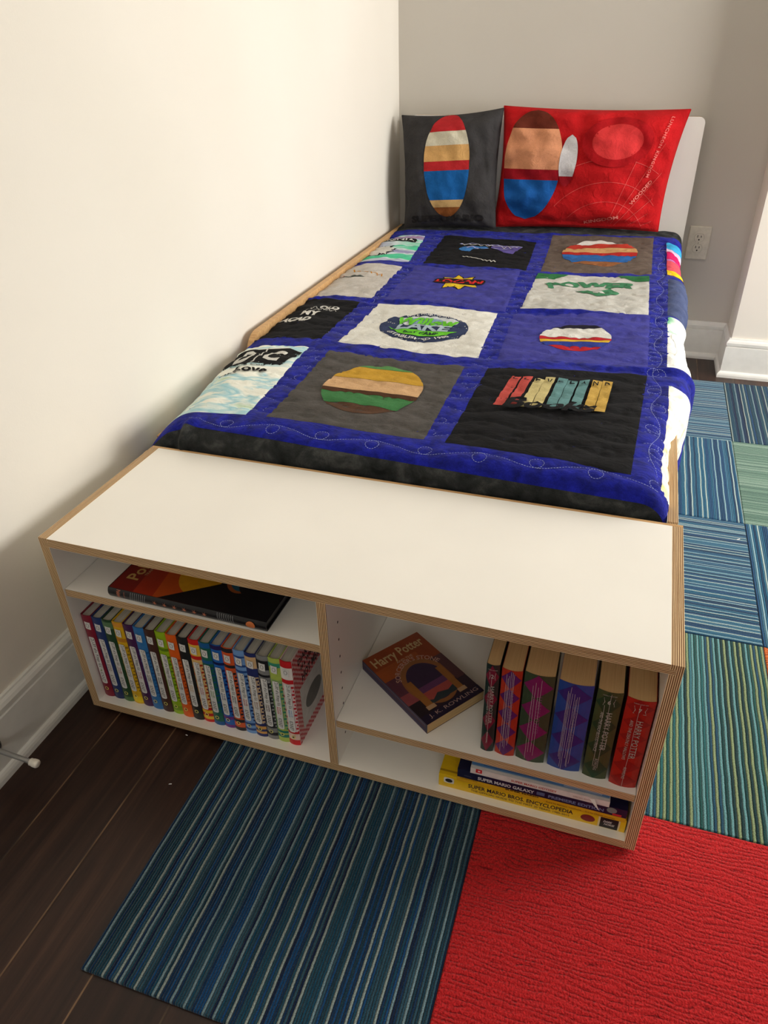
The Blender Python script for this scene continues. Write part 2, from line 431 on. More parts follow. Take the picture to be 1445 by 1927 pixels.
BP = [(1.0, 0.0), (1.0, 0.010), (0.93, 0.016), (0.8, 0.0205), (0.62, 0.023), (0.6, 0.026), (0.6, 0.118), (0.45, 0.1195), (0.45, 0.1225), (0.6, 0.124), (0.63, 0.134), (0.52, 0.141), (0.34, 0.146), (0.3, 0.150), (0.0, 0.150)]
def baseboard(name, path, depth):
    """path: list of (x, y) on the wall line; room on the right-hand side when walking it"""
    b = MB(); n = len(path); rows = []
    for i, p in enumerate(path):
        dirs = []
        if i > 0: dirs.append(Vector((p[0]-path[i-1][0], p[1]-path[i-1][1])).normalized())
        if i < n-1: dirs.append(Vector((path[i+1][0]-p[0], path[i+1][1]-p[1])).normalized())
        nrm = [Vector((d.y, -d.x)) for d in dirs]
        if len(nrm) == 2: m = (nrm[0]+nrm[1]); m = m/(1+nrm[0].dot(nrm[1]))
        else: m = nrm[0]
        rows.append([(p[0]+m.x*d*depth, p[1]+m.y*d*depth, z) for d, z in BP])
    for i in range(n-1):
        for k in range(len(BP)-1):
            b.face([rows[i][k], rows[i][k+1], rows[i+1][k+1], rows[i+1][k]], M_TRIM)
    return struct(b.build(name))
baseboard('baseboard_left', [(WX, FY), (WX, WY)], 0.020)
baseboard('baseboard_back', [(WX+0.02, WY), (JX, WY), (JX, JY), (RX, JY)], 0.025)
baseboard('baseboard_right', [(RX, JY), (RX, FY)], 0.022)

# ================================================================== CARPET TILES
TZ = 0.006
GX = [0.29, 0.79, 1.29, 1.79, 2.29]; GY = [-0.928, -0.428, 0.072, 0.572, 1.072, 1.572, 2.072]
blueA = [(0.0, (16, 56, 92)), (0.16, (22, 80, 106)), (0.34, (36, 82, 102)), (0.5, (12, 38, 72)), (0.62, (20, 78, 128)), (0.76, (52, 92, 110)), (0.88, (26, 66, 84))]
blueB = [(0.0, (20, 74, 114)), (0.2, (36, 106, 140)), (0.42, (16, 62, 98)), (0.55, (56, 112, 142)), (0.72, (72, 130, 160)), (0.88, (30, 84, 128))]
LB = ((150, 190, 202), (182, 206, 204)); LA = ((134, 164, 172), (164, 180, 174))
greenB = [(0.0, (18, 70, 70)), (0.2, (32, 88, 84)), (0.36, (34, 82, 106)), (0.5, (20, 60, 62)), (0.7, (44, 108, 110)), (0.86, (70, 128, 140))]
paleG = [(0.0, (104, 140, 122)), (0.3, (126, 162, 140)), (0.6, (148, 178, 158)), (0.85, (92, 128, 112))]
CM = {'blueA': carpet('carpet_blue_wide_stripe', blueA, 240, 0.32, 0.003, 1, 3.0, LA, 5), 'blueB': carpet('carpet_blue_stripe', blueB, 220, 0.3, 0.0025, 1, 1.7, LB, 5),
      'blueC': carpet('carpet_blue_stripe_fine', blueB, 270, 0.35, 0.002, 1, 5.1, LB, 4), 'blueD': carpet('carpet_blue_stripe_even', blueB, 230, 0.35, 0.0025, 1, 8.4, LB, 5),
      'green': carpet('carpet_teal_green_stripe', greenB, 184, 0.32, 0.003, 1, 2.2, ((112, 166, 168), (150, 168, 122)), 2), 'pale': carpet('carpet_pale_green', paleG, 190, 0.4, 0.002, 1, 4.0),
      'red': carpet_wavy('carpet_red_loop', (204, 40, 42), (120, 12, 18)), 'orange': carpet_wavy('carpet_orange_loop', (226, 116, 58), (150, 60, 24))}
def tile(i, j, mat, along, label):
    x0, x1, y0, y1 = GX[i]+0.0006, GX[i+1]-0.0006, GY[j]+0.0006, GY[j+1]-0.0006
    b = MB(); r = 0.0018; m = CM[mat]
    def uv(x, y): return (x, y) if along == 'y' else (y, x)
    b.face([(x0+r, y0+r, TZ), (x1-r, y0+r, TZ), (x1-r, y1-r, TZ), (x0+r, y1-r, TZ)], m, [uv(x0+r, y0+r), uv(x1-r, y0+r), uv(x1-r, y1-r), uv(x0+r, y1-r)])
    o = [(x0, y0), (x1, y0), (x1, y1), (x0, y1)]; q = [(x0+r, y0+r), (x1-r, y0+r), (x1-r, y1-r), (x0+r, y1-r)]
    for k in range(4):
        k2 = (k+1) % 4
        b.face([(*o[k], TZ-0.0015), (*o[k2], TZ-0.0015), (*q[k2], TZ), (*q[k], TZ)], m, [uv(*o[k]), uv(*o[k2]), uv(*q[k2]), uv(*q[k])])
        b.face([(*o[k], 0.0002), (*o[k2], 0.0002), (*o[k2], TZ-0.0015), (*o[k], TZ-0.0015)], m, [uv(*o[k]), uv(*o[k2]), uv(*o[k2]), uv(*o[k])])
    b.v = [(x-(x0+x1)/2, y-(y0+y1)/2, z) for x, y, z in b.v]
    ob = b.build('carpet_tile'); ob.location = ((x0+x1)/2, (y0+y1)/2, 0)
    tag(ob, label, 'carpet tile', 'carpet tiles on the floor')
tile(0, 1, 'blueA', 'y', 'dark blue striped carpet tile in front of the bookcase, beside the bare wood floor')
tile(0, 2, 'blueA', 'y', 'dark blue striped carpet tile lying under the middle of the low bookcase')
tile(1, 1, 'red', 'x', 'large red carpet tile with rippled pile in front of the bookcase corner')
tile(2, 1, 'red', 'x', 'red carpet tile at the right edge, below the teal green striped tile')
tile(1, 2, 'green', 'y', 'teal and green striped carpet tile beside the right end of the bookcase')
tile(2, 2, 'orange', 'x', 'orange carpet tile showing only a sliver at the right edge')
tile(1, 3, 'blueC', 'x', 'blue carpet tile with crosswise stripes next to the back corner of the bookcase')
tile(2, 3, 'blueB', 'y', 'blue lengthwise striped carpet tile in front of the pale green tile')
tile(1, 4, 'blueD', 'y', 'blue lengthwise striped carpet tile beside the bed side rail')
tile(2, 4, 'pale', 'x', 'pale sage green carpet tile at the right edge')
tile(1, 5, 'blueC', 'x', 'blue crosswise striped carpet tile at the far end beside the bed')
tile(2, 5, 'blueA', 'y', 'blue lengthwise striped carpet tile in front of the bright wall baseboard')

# ================================================================== LOW CABINET AT THE FOOT OF THE BED
CR = -0.0062; CW, CD, CH, CB = 1.0423, 0.3496, 0.4103, 0.012
def cw(x, y, z=0): c, s_ = math.cos(CR), math.sin(CR); return Vector((x*c-y*s_, x*s_+y*c, z))
T = 0.0175; ZT = CB+CH; BT = 0.0065
cab = thing('low_bookcase', 'low white and plywood bookcase standing at the foot of the bed', 'bookcase', (0, 0, 0), CR)
yb = CD-BT; h2 = T/2
def side(name, lx, sgn):
    """side panel: outer half full height, inner half notched for the tongues of top and bottom"""
    b = MB(); xo0, xo1 = (lx, lx+h2) if sgn < 0 else (lx+h2, lx+T); xi0, xi1 = (lx+h2, lx+T) if sgn < 0 else (lx, lx+h2)
    def seg(xa, xb, za, zb):
        fs = b
        for k, p in {'-y': [(xa,0,za),(xb,0,za),(xb,0,zb),(xa,0,zb)], '+y': [(xb,yb,za),(xa,yb,za),(xa,yb,zb),(xb,yb,zb)]}.items():
            b.face(p, M_PLY, [(q[2], (q[0]-lx)/0.018) for q in p])
        p = [(xa,0,zb),(xb,0,zb),(xb,yb,zb),(xa,yb,zb)]; b.face(p, M_PLY, [(q[1], (q[0]-lx)/0.018) for q in p])
        p = [(xa,yb,za),(xb,yb,za),(xb,0,za),(xa,0,za)]; b.face(p, M_PLY, [(q[1], (q[0]-lx)/0.018) for q in p])
        b.face([(xa,yb,za),(xa,0,za),(xa,0,zb),(xa,yb,zb)], M_LAM); b.face([(xb,0,za),(xb,yb,za),(xb,yb,zb),(xb,0,zb)], M_LAM)
    seg(xo0, xo1, CB, ZT)
    seg(xi0, xi1, CB+h2+0.004, ZT-T); seg(xi0, xi1, ZT-T+h2, ZT)
    seg(xi0, xi1, CB, CB+0.004)
    return b.build(name, cab)
side('side_panel', 0, -1); side('side_panel', CW-T, 1)
b = MB(); b.box((T, 0, ZT-T), (CW-T, yb, ZT), M_LAM, 2, M_PLY); b.box((h2, 0.0, ZT-T), (T, yb, ZT-T+h2), M_LAM, 2, M_PLY); b.box((CW-T, 0.0, ZT-T), (CW-h2, yb, ZT-T+h2), M_LAM, 2, M_PLY); b.build('top_panel', cab)
b = MB(); b.box((T, 0, CB), (CW-T, yb, CB+T), M_LAM, 2, M_PLY); b.box((h2, 0, CB+0.004), (T, yb, CB+0.004+h2), M_LAM, 2, M_PLY); b.box((CW-T, 0, CB+0.004), (CW-h2, yb, CB+0.004+h2), M_LAM, 2, M_PLY); b.build('bottom_panel', cab)
b = MB(); b.box((0, yb, CB), (CW, CD, ZT), M_LAM, over={'+z': M_GRAIN, '-x': M_GRAIN, '+x': M_GRAIN, '-z': M_GRAIN}); b.build('back_panel', cab)
DX0, DX1 = 0.513, 0.529
b = MB(); b.box((DX0, 0, CB+T), (DX1, yb, ZT-T), M_LAM, 0, M_PLY)
dark = plain('pin_hole', (38, 26, 20), 0.9)
for yy in (0.040, 0.30):
    for k in range(9):
        zz = 0.072+0.0375*k
        if zz > ZT-T-0.02: break
        for sx, xx in ((1, DX1+0.0002), (-1, DX0-0.0002)):
            b.mesh([(xx, yy+0.0022*math.cos(a), zz+0.0028*math.sin(a)) for a in [i*PI/5*sx for i in range(10)]], [tuple(range(10))], dark)
b.build('divider', cab)
b = MB(); b.box((T+0.0006, 0.004, 0.2945), (DX0-0.0006, yb-0.001, 0.3105), M_LAM, 2, M_PLY); b.build('shelf', cab)
b = MB(); b.box((DX1+0.0006, 0.004, 0.1255), (CW-T-0.0006, yb-0.001, 0.1415), M_LAM, 2, M_PLY); b.build('shelf', cab)
M_GLIDE = plain('black_glide', (20, 20, 20), 0.6)
for gx, gy in ((0.03, 0.04), (0.03, 0.31), (CW-0.03, 0.04), (CW-0.03, 0.31)):
    b = MB(); zf = 0.0001 if gx < 0.3 else TZ; b.lathe([(0.011, zf), (0.012, zf+0.002), (0.012, CB)], (gx, gy, 0), (0, 0, 1), M_GLIDE, 16); b.build('foot_glide', cab)
SHELF_L, SHELF_R, BASE = 0.3106, 0.1416, CB+T+0.0001

# ================================================================== BOOKS
M_PAGE = plain('page_edges_white', (196, 190, 176), 0.85, 0.1)
M_PAGEC = plain('page_edges_cream', (190, 158, 108), 0.9, 0.1)
def line_pages(name, c1, c2, axis):
    t = NT(name, 0.9, 0.1); v = t.coords(); sc = [6, 6, 6]; sc[axis] = 1400
    t.color(t.ramp(t.noise(t.mapping(v, tuple(sc)), 1.0, 2), [(0.35, c1), (0.65, c2)])); return t.m
M_PG_X = line_pages('pages_white', (170, 166, 154), (214, 208, 194), 0)
M_PC_X = line_pages('pages_cream', (192, 158, 108), (210, 176, 126), 0)
M_PC_Z = line_pages('pages_cream_flat', (170, 138, 92), (214, 180, 130), 2)
M_PG_Z = line_pages('pages_white_flat', (186, 180, 168), (226, 220, 206), 2)
def standing_book(name, x, y, z, Tk, H, D, cover, prints, label, cat='book', group=None, rnd=0.003, hard=True, pages=None, side_cover=None, front_prints=None):
    """upright book, spine towards the room (-y). prints: list of (polymesh in spine coords (x, z), material)"""
    p = cw(x, y, z); r = thing(name, label, cat, p, CR, group)
    b = MB(); n = 8
    def sy(u): return rnd*(2*u/Tk-1)**2
    def S(u, w_, off=0.0): return Vector((u, sy(u)-off, w_))
    bt = 0.0018 if hard else 0.0005
    for k in range(n):
        u0, u1 = Tk*k/n, Tk*(k+1)/n
        b.face([S(u0, 0), S(u1, 0), S(u1, H), S(u0, H)], cover)
        b.face([S(u0, H), S(u1, H), Vector((u1, sy(u1)+bt, H)), Vector((u0, sy(u0)+bt, H))], cover)
    sc = side_cover or cover
    b.box((0, rnd, 0), (bt, D, H), sc); b.box((Tk-bt, rnd, 0), (Tk, D, H), sc)
    for i, (pm2, m) in enumerate(prints): b.pm(cut(pm2, Tk/6) if len(pm2[1]) < 3 else pm2, lambda a, c, i=i: S(min(max(a, 0.0), Tk), c, 0.00025+0.00006*i), m)
    for i, (pm2, m) in enumerate(front_prints or []): b.pm(pm2, lambda a, c, i=i: Vector((Tk+0.00025+0.00005*i, a, c)), m)
    b.build('cover', r)
    ins = 0.003 if hard else 0.0004
    b = MB(); pg = pages or M_PG_X; m_ = 6; zt = H-ins
    top = []
    for k in range(m_+1):
        u = bt+(Tk-2*bt)*k/m_; top.append((u, sy(u)+bt+0.0004))
    yb_ = D-ins
    for k in range(m_):
        (u0, a0), (u1, a1) = top[k], top[k+1]
        b.face([(u0, a0, zt), (u1, a1, zt), (u1, yb_, zt), (u0, yb_, zt)], pg); b.face([(u0, a0, 0.0005+ins), (u0, yb_, 0.0005+ins), (u1, yb_, 0.0005+ins), (u1, a1, 0.0005+ins)], pg)
        b.face([(u1, yb_, 0.0005+ins), (u0, yb_, 0.0005+ins), (u0, yb_, zt), (u1, yb_, zt)], pg)
    b.build('page_block', r)
    return r

def spine_text(body, cx, zc, length, h_, bold=0.0, shear=0.0, space=1.0):
    """reads downwards on an upright spine"""
    return text2(body, cx, zc, length, h_, bold, shear, -PI/2, 'C', space)

BK, WH = (22, 22, 24), (222, 220, 214)
# colour name, spine colour, bands [(z0, z1, colour)], check colour, subtitle, subtitle colour
kid = [
 ('maroon', (132, 26, 48), [], None, '', BK),
 ('navy blue', (36, 56, 108), [(0.0, 0.02, (30, 46, 96))], None, 'RODRICK RULES', (120, 50, 40)),
 ('dark green', (40, 72, 44), [(0.0, 0.012, (78, 116, 62)), (0.19, 0.206, (88, 122, 84))], None, 'THE LAST STRAW', (150, 40, 36)),
 ('yellow and gold', (226, 178, 30), [(0.004, 0.02, (240, 206, 30)), (0.163, 0.172, (196, 130, 36)), (0.2, 0.21, (222, 150, 50))], (150, 116, 30), 'DOG DAYS', BK),
 ('plum purple', (72, 34, 78), [], None, 'THE UGLY TRUTH', (170, 60, 90)),
 ('sky blue', (52, 118, 178), [], (34, 88, 148), 'CABIN FEVER', BK),
 ('chocolate brown', (74, 44, 36), [], None, 'THE THIRD WHEEL', BK),
 ('lime green', (150, 186, 30), [(0.165, 0.172, (96, 130, 24)), (0.01, 0.022, (120, 156, 26))], (96, 126, 30), 'HARD LUCK', BK),
 ('bright orange', (226, 96, 28), [], (160, 60, 24), 'THE LONG HAUL', BK),
 ('black', (34, 36, 36), [], None, 'OLD SCHOOL', (190, 140, 40)),
 ('red and yellow striped', (206, 40, 34), [(0.008, 0.016, (236, 190, 44)), (0.024, 0.032, (236, 190, 44)), (0.172, 0.199, (238, 192, 70)), (0.04, 0.163, (230, 188, 120))], (178, 52, 30), 'DOUBLE DOWN', (180, 40, 50)),
 ('green and blue banded', (36, 104, 84), [(0.0, 0.01, (30, 92, 150)), (0.16, 0.168, (30, 92, 150)), (0.198, 0.21, (30, 92, 150))], (30, 80, 130), 'THE GETAWAY', (110, 150, 50)),
 ('bright blue and purple', (38, 104, 186), [(0.0, 0.008, (112, 56, 132)), (0.022, 0.03, (112, 56, 132)), (0.163, 0.169, (24, 30, 84)), (0.2, 0.21, (44, 34, 88))], (24, 42, 110), 'THE MELTDOWN', (60, 70, 130)),
 ('orange and black striped', (222, 92, 44), [(0.0, 0.009, (44, 42, 46)), (0.022, 0.03, (44, 42, 46)), (0.163, 0.17, (44, 42, 46)), (0.2, 0.21, (44, 42, 46))], (36, 36, 40), 'WRECKING BALL', BK),
 ('light blue checked', (116, 158, 210), [(0.008, 0.014, (40, 76, 140)), (0.022, 0.028, (40, 76, 140)), (0.158, 0.163, (40, 76, 140)), (0.172, 0.177, (40, 76, 140)), (0.194, 0.198, (50, 84, 150))], (34, 62, 120), 'THE DEEP END', (180, 50, 60)),
 ('navy and tan striped', (42, 50, 104), [(0.008, 0.014, (218, 160, 84)), (0.02, 0.028, (218, 160, 84)), (0.036, 0.155, (206, 176, 140)), (0.176, 0.203, (216, 178, 130))], (40, 40, 80), 'BIG SHOT', (150, 110, 80)),
 ('grey and black striped', (132, 132, 130), [(0.01, 0.018, (30, 28, 34)), (0.16, 0.166, (34, 34, 40)), (0.178, 0.2, (36, 36, 38)), (0.03, 0.15, (50, 50, 52))], (150, 150, 146), 'DIPER OVERLODE', (90, 40, 50)),
 ('lime and teal banded', (176, 196, 88), [(0.012, 0.02, (30, 122, 106)), (0.024, 0.03, (30, 122, 106)), (0.19, 0.2, (60, 150, 120)), (0.035, 0.16, (150, 180, 110))], (60, 140, 110), 'NO BRAINER', (196, 60, 50)),
 ('red and white gingham', (198, 34, 40), [(0.0, 0.01, (206, 30, 40)), (0.014, 0.03, (228, 196, 180)), (0.036, 0.158, (226, 200, 196)), (0.168, 0.196, (234, 226, 218))], (190, 40, 50), 'HOT MESS', (90, 150, 200)),
]
pat_rng = random.Random(3)
KT = (0.447-0.0185)/19
for i, (cn, c, bands, chk, sub, subc) in enumerate(kid):
    tk = KT-0.0004; cov = paper(c, 0.38); prints = []
    for (za, zb, bc) in bands: prints.append((rect(0, za, tk, zb), paper(bc, 0.38)))
    if chk:
        cm = paper(chk, 0.38)
        for k in range(14):
            za = 0.034+0.0088*k; prints.append((rect(tk*0.80 if k % 2 else tk*0.9, za, tk, za+0.0044), cm))
            if k % 2 == 0: prints.append((rect(0, za, tk*0.1, za+0.0044), cm))
    wm = paper(WH, 0.5)
    prints.append((poly([(tk*0.22, 0.178), (tk*0.74, 0.1765), (tk*0.78, 0.194), (tk*0.24, 0.1955)]), wm))
    g = paper((86, 84, 82), 0.5)      # small ink doodle on the white square, kept abstract
    prints.append((ring(tk*0.5, 0.1862, tk*0.13, 0.0045, 0.0008, 14), g))
    prints.append((rrect(tk*0.2, 0.036, tk*0.76, 0.158, 0.0035), wm))
    ink = paper(BK, 0.6)
    if sub:
        prints.append((spine_text('DIARY of a Wimpy Kid', tk*0.52, 0.1265, 0.058, tk*0.36, 0.012), ink))
        wds = sub.split(' ')
        if len(wds) == 1: rows = [sub]
        else: k = len(wds)//2 if len(wds) > 2 else 1; rows = [' '.join(wds[:k]), ' '.join(wds[k:])]
        sm = paper(subc, 0.6)
        for q, rw in enumerate(rows): prints.append((spine_text(rw, tk*(0.6-0.2*q), 0.0845, 0.018, tk*0.14, 0.01), sm))
        prints.append((spine_text('KINNEY', tk*0.48, 0.0525, 0.024, tk*0.34), paper((70, 68, 66), 0.6)))
    else:
        prints.append((spine_text('DIARY of a Wimpy Kid', tk*0.52, 0.117, 0.074, tk*0.4, 0.014), ink))
        prints.append((poly([(tk*0.35, 0.068), (tk*0.62, 0.070), (tk*0.55, 0.076)]), paper((150, 160, 120))))
        prints.append((spine_text('KINNEY', tk*0.48, 0.0525, 0.026, tk*0.34), paper((70, 68, 66), 0.6)))
    prints.append((ring(tk*0.5, 0.0225, tk*0.15, 0.0038, 0.0013, 16), paper((236, 226, 120), 0.4)))
    prints.append((ell(tk*0.5, 0.0225, tk*0.07, 0.0016, 8), paper((40, 36, 30), 0.4)))
    front = None; sidec = None
    if i == 18:
        gm = paper((196, 40, 52), 0.4); fw = paper((224, 190, 188), 0.4); sidec = fw; front = []
        vs, fs = [], []
        for a in range(26):
            for c_ in range(38):
                if (a+c_) % 2 == 0:
                    ya, za = 0.004+a*0.0054, c_*0.0055; k = len(vs); vs += [(ya, za), (ya+0.0054, za), (ya+0.0054, za+0.0055), (ya, za+0.0055)]; fs.append((k, k+1, k+2, k+3))
        front.append(((vs, fs), gm))
        front.append((rrect(0.022, 0.022, 0.126, 0.125, 0.004), paper((206, 204, 200), 0.5)))
        front.append((ell(0.075, 0.07, 0.036, 0.024), paper((110, 110, 108), 0.5)))
        front.append((text2('DIARY', 0.05, 0.186, 0.05, 0.014, 0.03), ink)); front.append((text2('of a Wimpy Kid', 0.075, 0.166, 0.085, 0.016, 0.03), ink))
        front.append((text2('HOT MESS', 0.075, 0.142, 0.08, 0.02, 0.03), paper((60, 60, 64))))
    ends = {0: ', leftmost of the row against the bookcase side', 18: ', rightmost, its cover showing'}
    standing_book('hardcover_book', 0.0185+KT*i, 0.0165+pat_rng.uniform(0, 0.0015), BASE, tk, 0.2105, 0.142, cov, prints,
                  '%s spined hardcover in the lower left row%s' % (cn, ends.get(i, '')), 'book', 'hardcovers in the lower left row', rnd=0.0028, side_cover=sidec, front_prints=front)

# six thick paperbacks on the right shelf
def diamonds(tk, H, c1, rows, phase=0, half=0.42):
    out = []; hh = H/rows
    for k in range(-1, rows+1):
        zc = hh*(k+0.5)+phase
        pts = [(tk*0.46-tk*half*1.25, zc), (tk*0.46, zc-hh*0.5), (tk*0.46+tk*half*1.25, zc), (tk*0.46, zc+hh*0.5)]
        pts = [(min(max(a, 0), tk), min(max(q, 0), H)) for a, q in pts]
        out.append((poly(pts), c1))
    return out
pb = [  # x0, x1, y, lean, base colour, diamond colour, rows, number, title lines, creases, label
 (0.778, 0.7985, 0.018, (28, 44, 40), (112, 24, 46), 4, '2', ['HARRY POTTER', 'AND THE CHAMBER OF SECRETS'], 1, 'thin dark green and crimson diamond paperback, leftmost of the six thick paperbacks', 0.193),
 (0.8015, 0.8325, 0.018, (168, 48, 28), (84, 28, 92), 5, '', ['HARRY POTTER', 'AND THE PRISONER OF AZKABAN'], 6, 'orange-red and purple diamond paperback with a cracked spine, on the right shelf', 0.190),
 (0.8355, 0.8805, 0.018, (54, 66, 44), (118, 26, 82), 4, '', ['HARRY POTTER', 'AND THE GOBLET OF FIRE'], 4, 'wide green and magenta diamond paperback in the middle of the right shelf', 0.192),
 (0.886, 0.9365, 0.018, (36, 64, 132), (50, 34, 104), 4, '', ['HARRY POTTER', 'AND THE ORDER OF THE PHOENIX'], 8, 'very thick blue and violet paperback on the right shelf', 0.190),
 (0.9415, 0.9775, 0.017, (62, 72, 40), (26, 58, 34), 4, '6', ['HARRY POTTER', 'AND THE HALF-BLOOD PRINCE'], 2, 'olive and dark green diamond paperback, second from the right', 0.190),
 (0.9825, 1.0225, 0.014, (164, 34, 22), (140, 26, 20), 6, '7', ['HARRY POTTER', 'AND THE DEATHLY HALLOWS'], 1, 'brick red paperback, rightmost of the six thick paperbacks', 0.190)]
rg = random.Random(5)
for (xa, xb, yy, c, dc, rows, num, ttl, cr, lab, H) in pb:
    tk = xb-xa; prints = diamonds(tk, H, paper(dc, 0.35), rows, 0.0)
    silver = paper((166, 160, 150), 0.35)
    if num:
        prints.append((stroke([(tk*0.28, 0.163), (tk*0.74, 0.163), (tk*0.68, 0.170), (tk*0.74, 0.177), (tk*0.28, 0.177), (tk*0.34, 0.170)], 0.0009, True), silver))
        prints.append((text2(num, tk*0.51, 0.170, 0.0045, 0.008, 0.02), silver))
        prints.append((text2('HARRY POTTER', tk*0.5, 0.183, min(tk*0.7, 0.02), 0.002), silver))
        prints.append((spine_text(ttl[0], tk*0.60, 0.108, 0.082, min(tk*0.24, 0.0085), 0.0), silver))
        prints.append((spine_text(ttl[1], tk*0.32, 0.105, 0.086, min(tk*0.15, 0.0046), 0.0), silver))
        prints.append((spine_text('ROWLING', tk*0.46, 0.033, 0.026, min(tk*0.13, 0.0046)), silver))
    else:
        fm = paper(tuple(min(255, int(v*0.75+46)) for v in dc), 0.4)
        prints.append((spine_text(ttl[0], tk*0.58, 0.108, 0.082, min(tk*0.22, 0.008), 0.0), fm))
        prints.append((spine_text(ttl[1], tk*0.36, 0.105, 0.086, 0.004, 0.0), fm))
    wm = paper((196, 184, 176), 0.6)
    for k in range(cr):
        u = tk*(0.26+0.4*(k+0.5)/cr)+rg.uniform(-0.001, 0.001); a0 = rg.uniform(0.001, 0.03); a1 = H-rg.uniform(0.001, 0.03)
        n = 12; prints.append((stroke([(u+rg.uniform(-0.0003, 0.0003), a0+(a1-a0)*j/n) for j in range(n+1)], 0.0004), wm))
    bk = standing_book('paperback_book', xa, yy, SHELF_R, tk, H, 0.134, paper(c, 0.32), prints, lab, 'book', 'thick paperbacks standing on the right shelf', rnd=0.0022+0.05*tk, hard=False, pages=M_PC_X)
    bk.rotation_euler.y = 0.0

def flat_book(name, loc, rz, L, D, Hh, cover, prints_top, prints_spine, label, pages=None, hard=True, edge=0.0015, group=None, rnd=0.0, rx=0.0):
    """book lying down: local x along the spine, spine at y=0 facing -y, D = depth, Hh = thickness"""
    r = thing(name, label, 'book', loc, rz, group)
    b = MB(); bt = 0.0022 if hard else 0.0006
    n = 6
    def S(x, z, off=0.0): return Vector((x, rnd*(2*z/Hh-1)**2-off, z))
    for k in range(n):
        za, zb = Hh*k/n, Hh*(k+1)/n; b.face([S(0, za), S(L, za), S(L, zb), S(0, zb)], cover)
        for xx in (0, L): b.face([S(xx, za), Vector((xx, S(0, za).y+bt, za)), Vector((xx, S(0, zb).y+bt, zb)), S(xx, zb)], cover)
    b.box((0, rnd, 0), (L, D, bt), cover); b.box((0, rnd, Hh-bt), (L, D, Hh), cover)
    for i, (p, m) in enumerate(prints_top): b.pm(p, lambda x, y, i=i: Vector((x, y, Hh+0.0002+0.00005*i)), m)
    for i, (p, m) in enumerate(prints_spine): b.pm(cut(p, Hh/6) if (rnd > 0 and len(p[1]) < 3) else p, lambda x, z, i=i: S(x, z, 0.00025+0.00005*i), m)
    b.build('cover', r)
    ins = 0.003 if hard else 0.0006
    b = MB(); b.box((ins, rnd+bt, bt), (L-ins, D-ins, Hh-bt), pages or M_PG_Z); b.build('page_block', r)
    return r

# large guide on the left shelf
gcov = paper((24, 24, 27), 0.3)
L, D, Hh = 0.308, 0.222, 0.0195
top = []; P = lambda pts, c, g=0.3: top.append((poly(pts), paper(c, g)))
P([(0.002, 0.004), (0.135, 0.004), (0.12, D-0.002), (0.002, D-0.002)], (122, 24, 18)); P([(0.05, 0.004), (0.15, 0.004), (0.13, D-0.002), (0.03, D-0.002)], (158, 44, 20))
P([(0.09, 0.004), (0.16, 0.004), (0.14, D-0.002), (0.06, D-0.002)], (186, 76, 22))
top.append((ell(0.165, 0.085, 0.062, 0.062), paper((206, 150, 24), 0.3)))
P([(0.10, 0.004), (0.306, 0.004), (0.306, D-0.002), (0.19, D-0.002), (0.187, 0.07)], (20, 20, 24))
top.append((ell(0.223, 0.105, 0.034, 0.05), paper((150, 78, 34), 0.3))); top.append((ell(0.225, 0.107, 0.029, 0.046), paper((32, 88, 108), 0.3)))
top.append((ell(0.246, 0.098, 0.03, 0.045), paper((20, 20, 24), 0.3))); top.append((ell(0.285, 0.14, 0.018, 0.03), paper((140, 62, 24), 0.3)))
top.append((text2('Pokémon', 0.028, 0.096, 0.125, 0.024, 0.02, 0, PI/2), paper((196, 156, 88), 0.3)))
top.append((text2('TRAINER GUIDE', 0.046, 0.08, 0.06, 0.006, 0.01, 0, PI/2), paper((180, 150, 110), 0.3)))
sp = []; cu_ = paper((186, 112, 84), 0.35); si = paper((150, 150, 152), 0.35)
sp.append((text2('Pokémon', 0.022, Hh*0.52, 0.0165, 0.008, 0.03, 0, -PI/2+0.0), cu_))
sp.append((stroke([(0.0335, 0.003), (0.0335, 0.0165)], 0.0008), cu_))
for k in range(8):
    sp.append((stroke([(0.044+0.0042*k+0.003*math.sin(j/8*PI*0.5), 0.0012+0.0172*j/8) for j in range(9)], 0.0007), si))
    sp.append((stroke([(0.2205+0.0042*k-0.003*math.sin(j/8*PI*0.5), 0.0012+0.0172*j/8) for j in range(9)], 0.0007), si))
for k in range(6): sp.append((burst(0.096+0.0195*k, Hh*0.5, 0.0055, 0.0055, 6, 0.25, 0, 0.3), cu_))
sp.append((ell(0.28, Hh*0.5, 0.0085, 0.007, 14), paper((206, 116, 62), 0.35)))
flat_book('guide_book', cw(0.108, 0.0095, SHELF_L), -0.018, L, D, Hh, gcov, top, sp, 'large black spined book with red, orange and yellow cover on the upper left shelf', pages=gcov, rnd=0.0035)

# paperback lying on the right shelf
A = Vector((0.538, 0.125)); Bp = Vector((0.686, 0.018)); dirx = (A-Bp).normalized()
ang = math.atan2(dirx.y, dirx.x)     # local x runs from the cover's foot (B) to its head (A); mirrored below so that the spine faces the left
HL, HD, HT = 0.19, 0.128, 0.0215
r = thing('paperback_book', 'worn paperback with orange and purple cover lying flat and askew on the right shelf', 'book', (0.6865, 0.0185, SHELF_R), ang)
b = MB()
def CV(x, y, z): return Vector((x, -y, z))      # y measured from the spine towards the fore edge
def boxm(a, c, m): b.box((a[0], -c[1], a[2]), (c[0], -a[1], c[2]), m)
hc = paper((70, 34, 40), 0.35)
boxm((0, 0, 0), (HL, HD, 0.0006), hc); boxm((0, 0, HT-0.0006), (HL, HD, HT), hc); boxm((0, 0, 0), (HL, 0.0006, HT), paper((44, 36, 62), 0.35))
def TP(p, c, k): b.pm(p, lambda a, q: CV(a, q, HT+0.0002+0.00004*k), paper(c, 0.35))
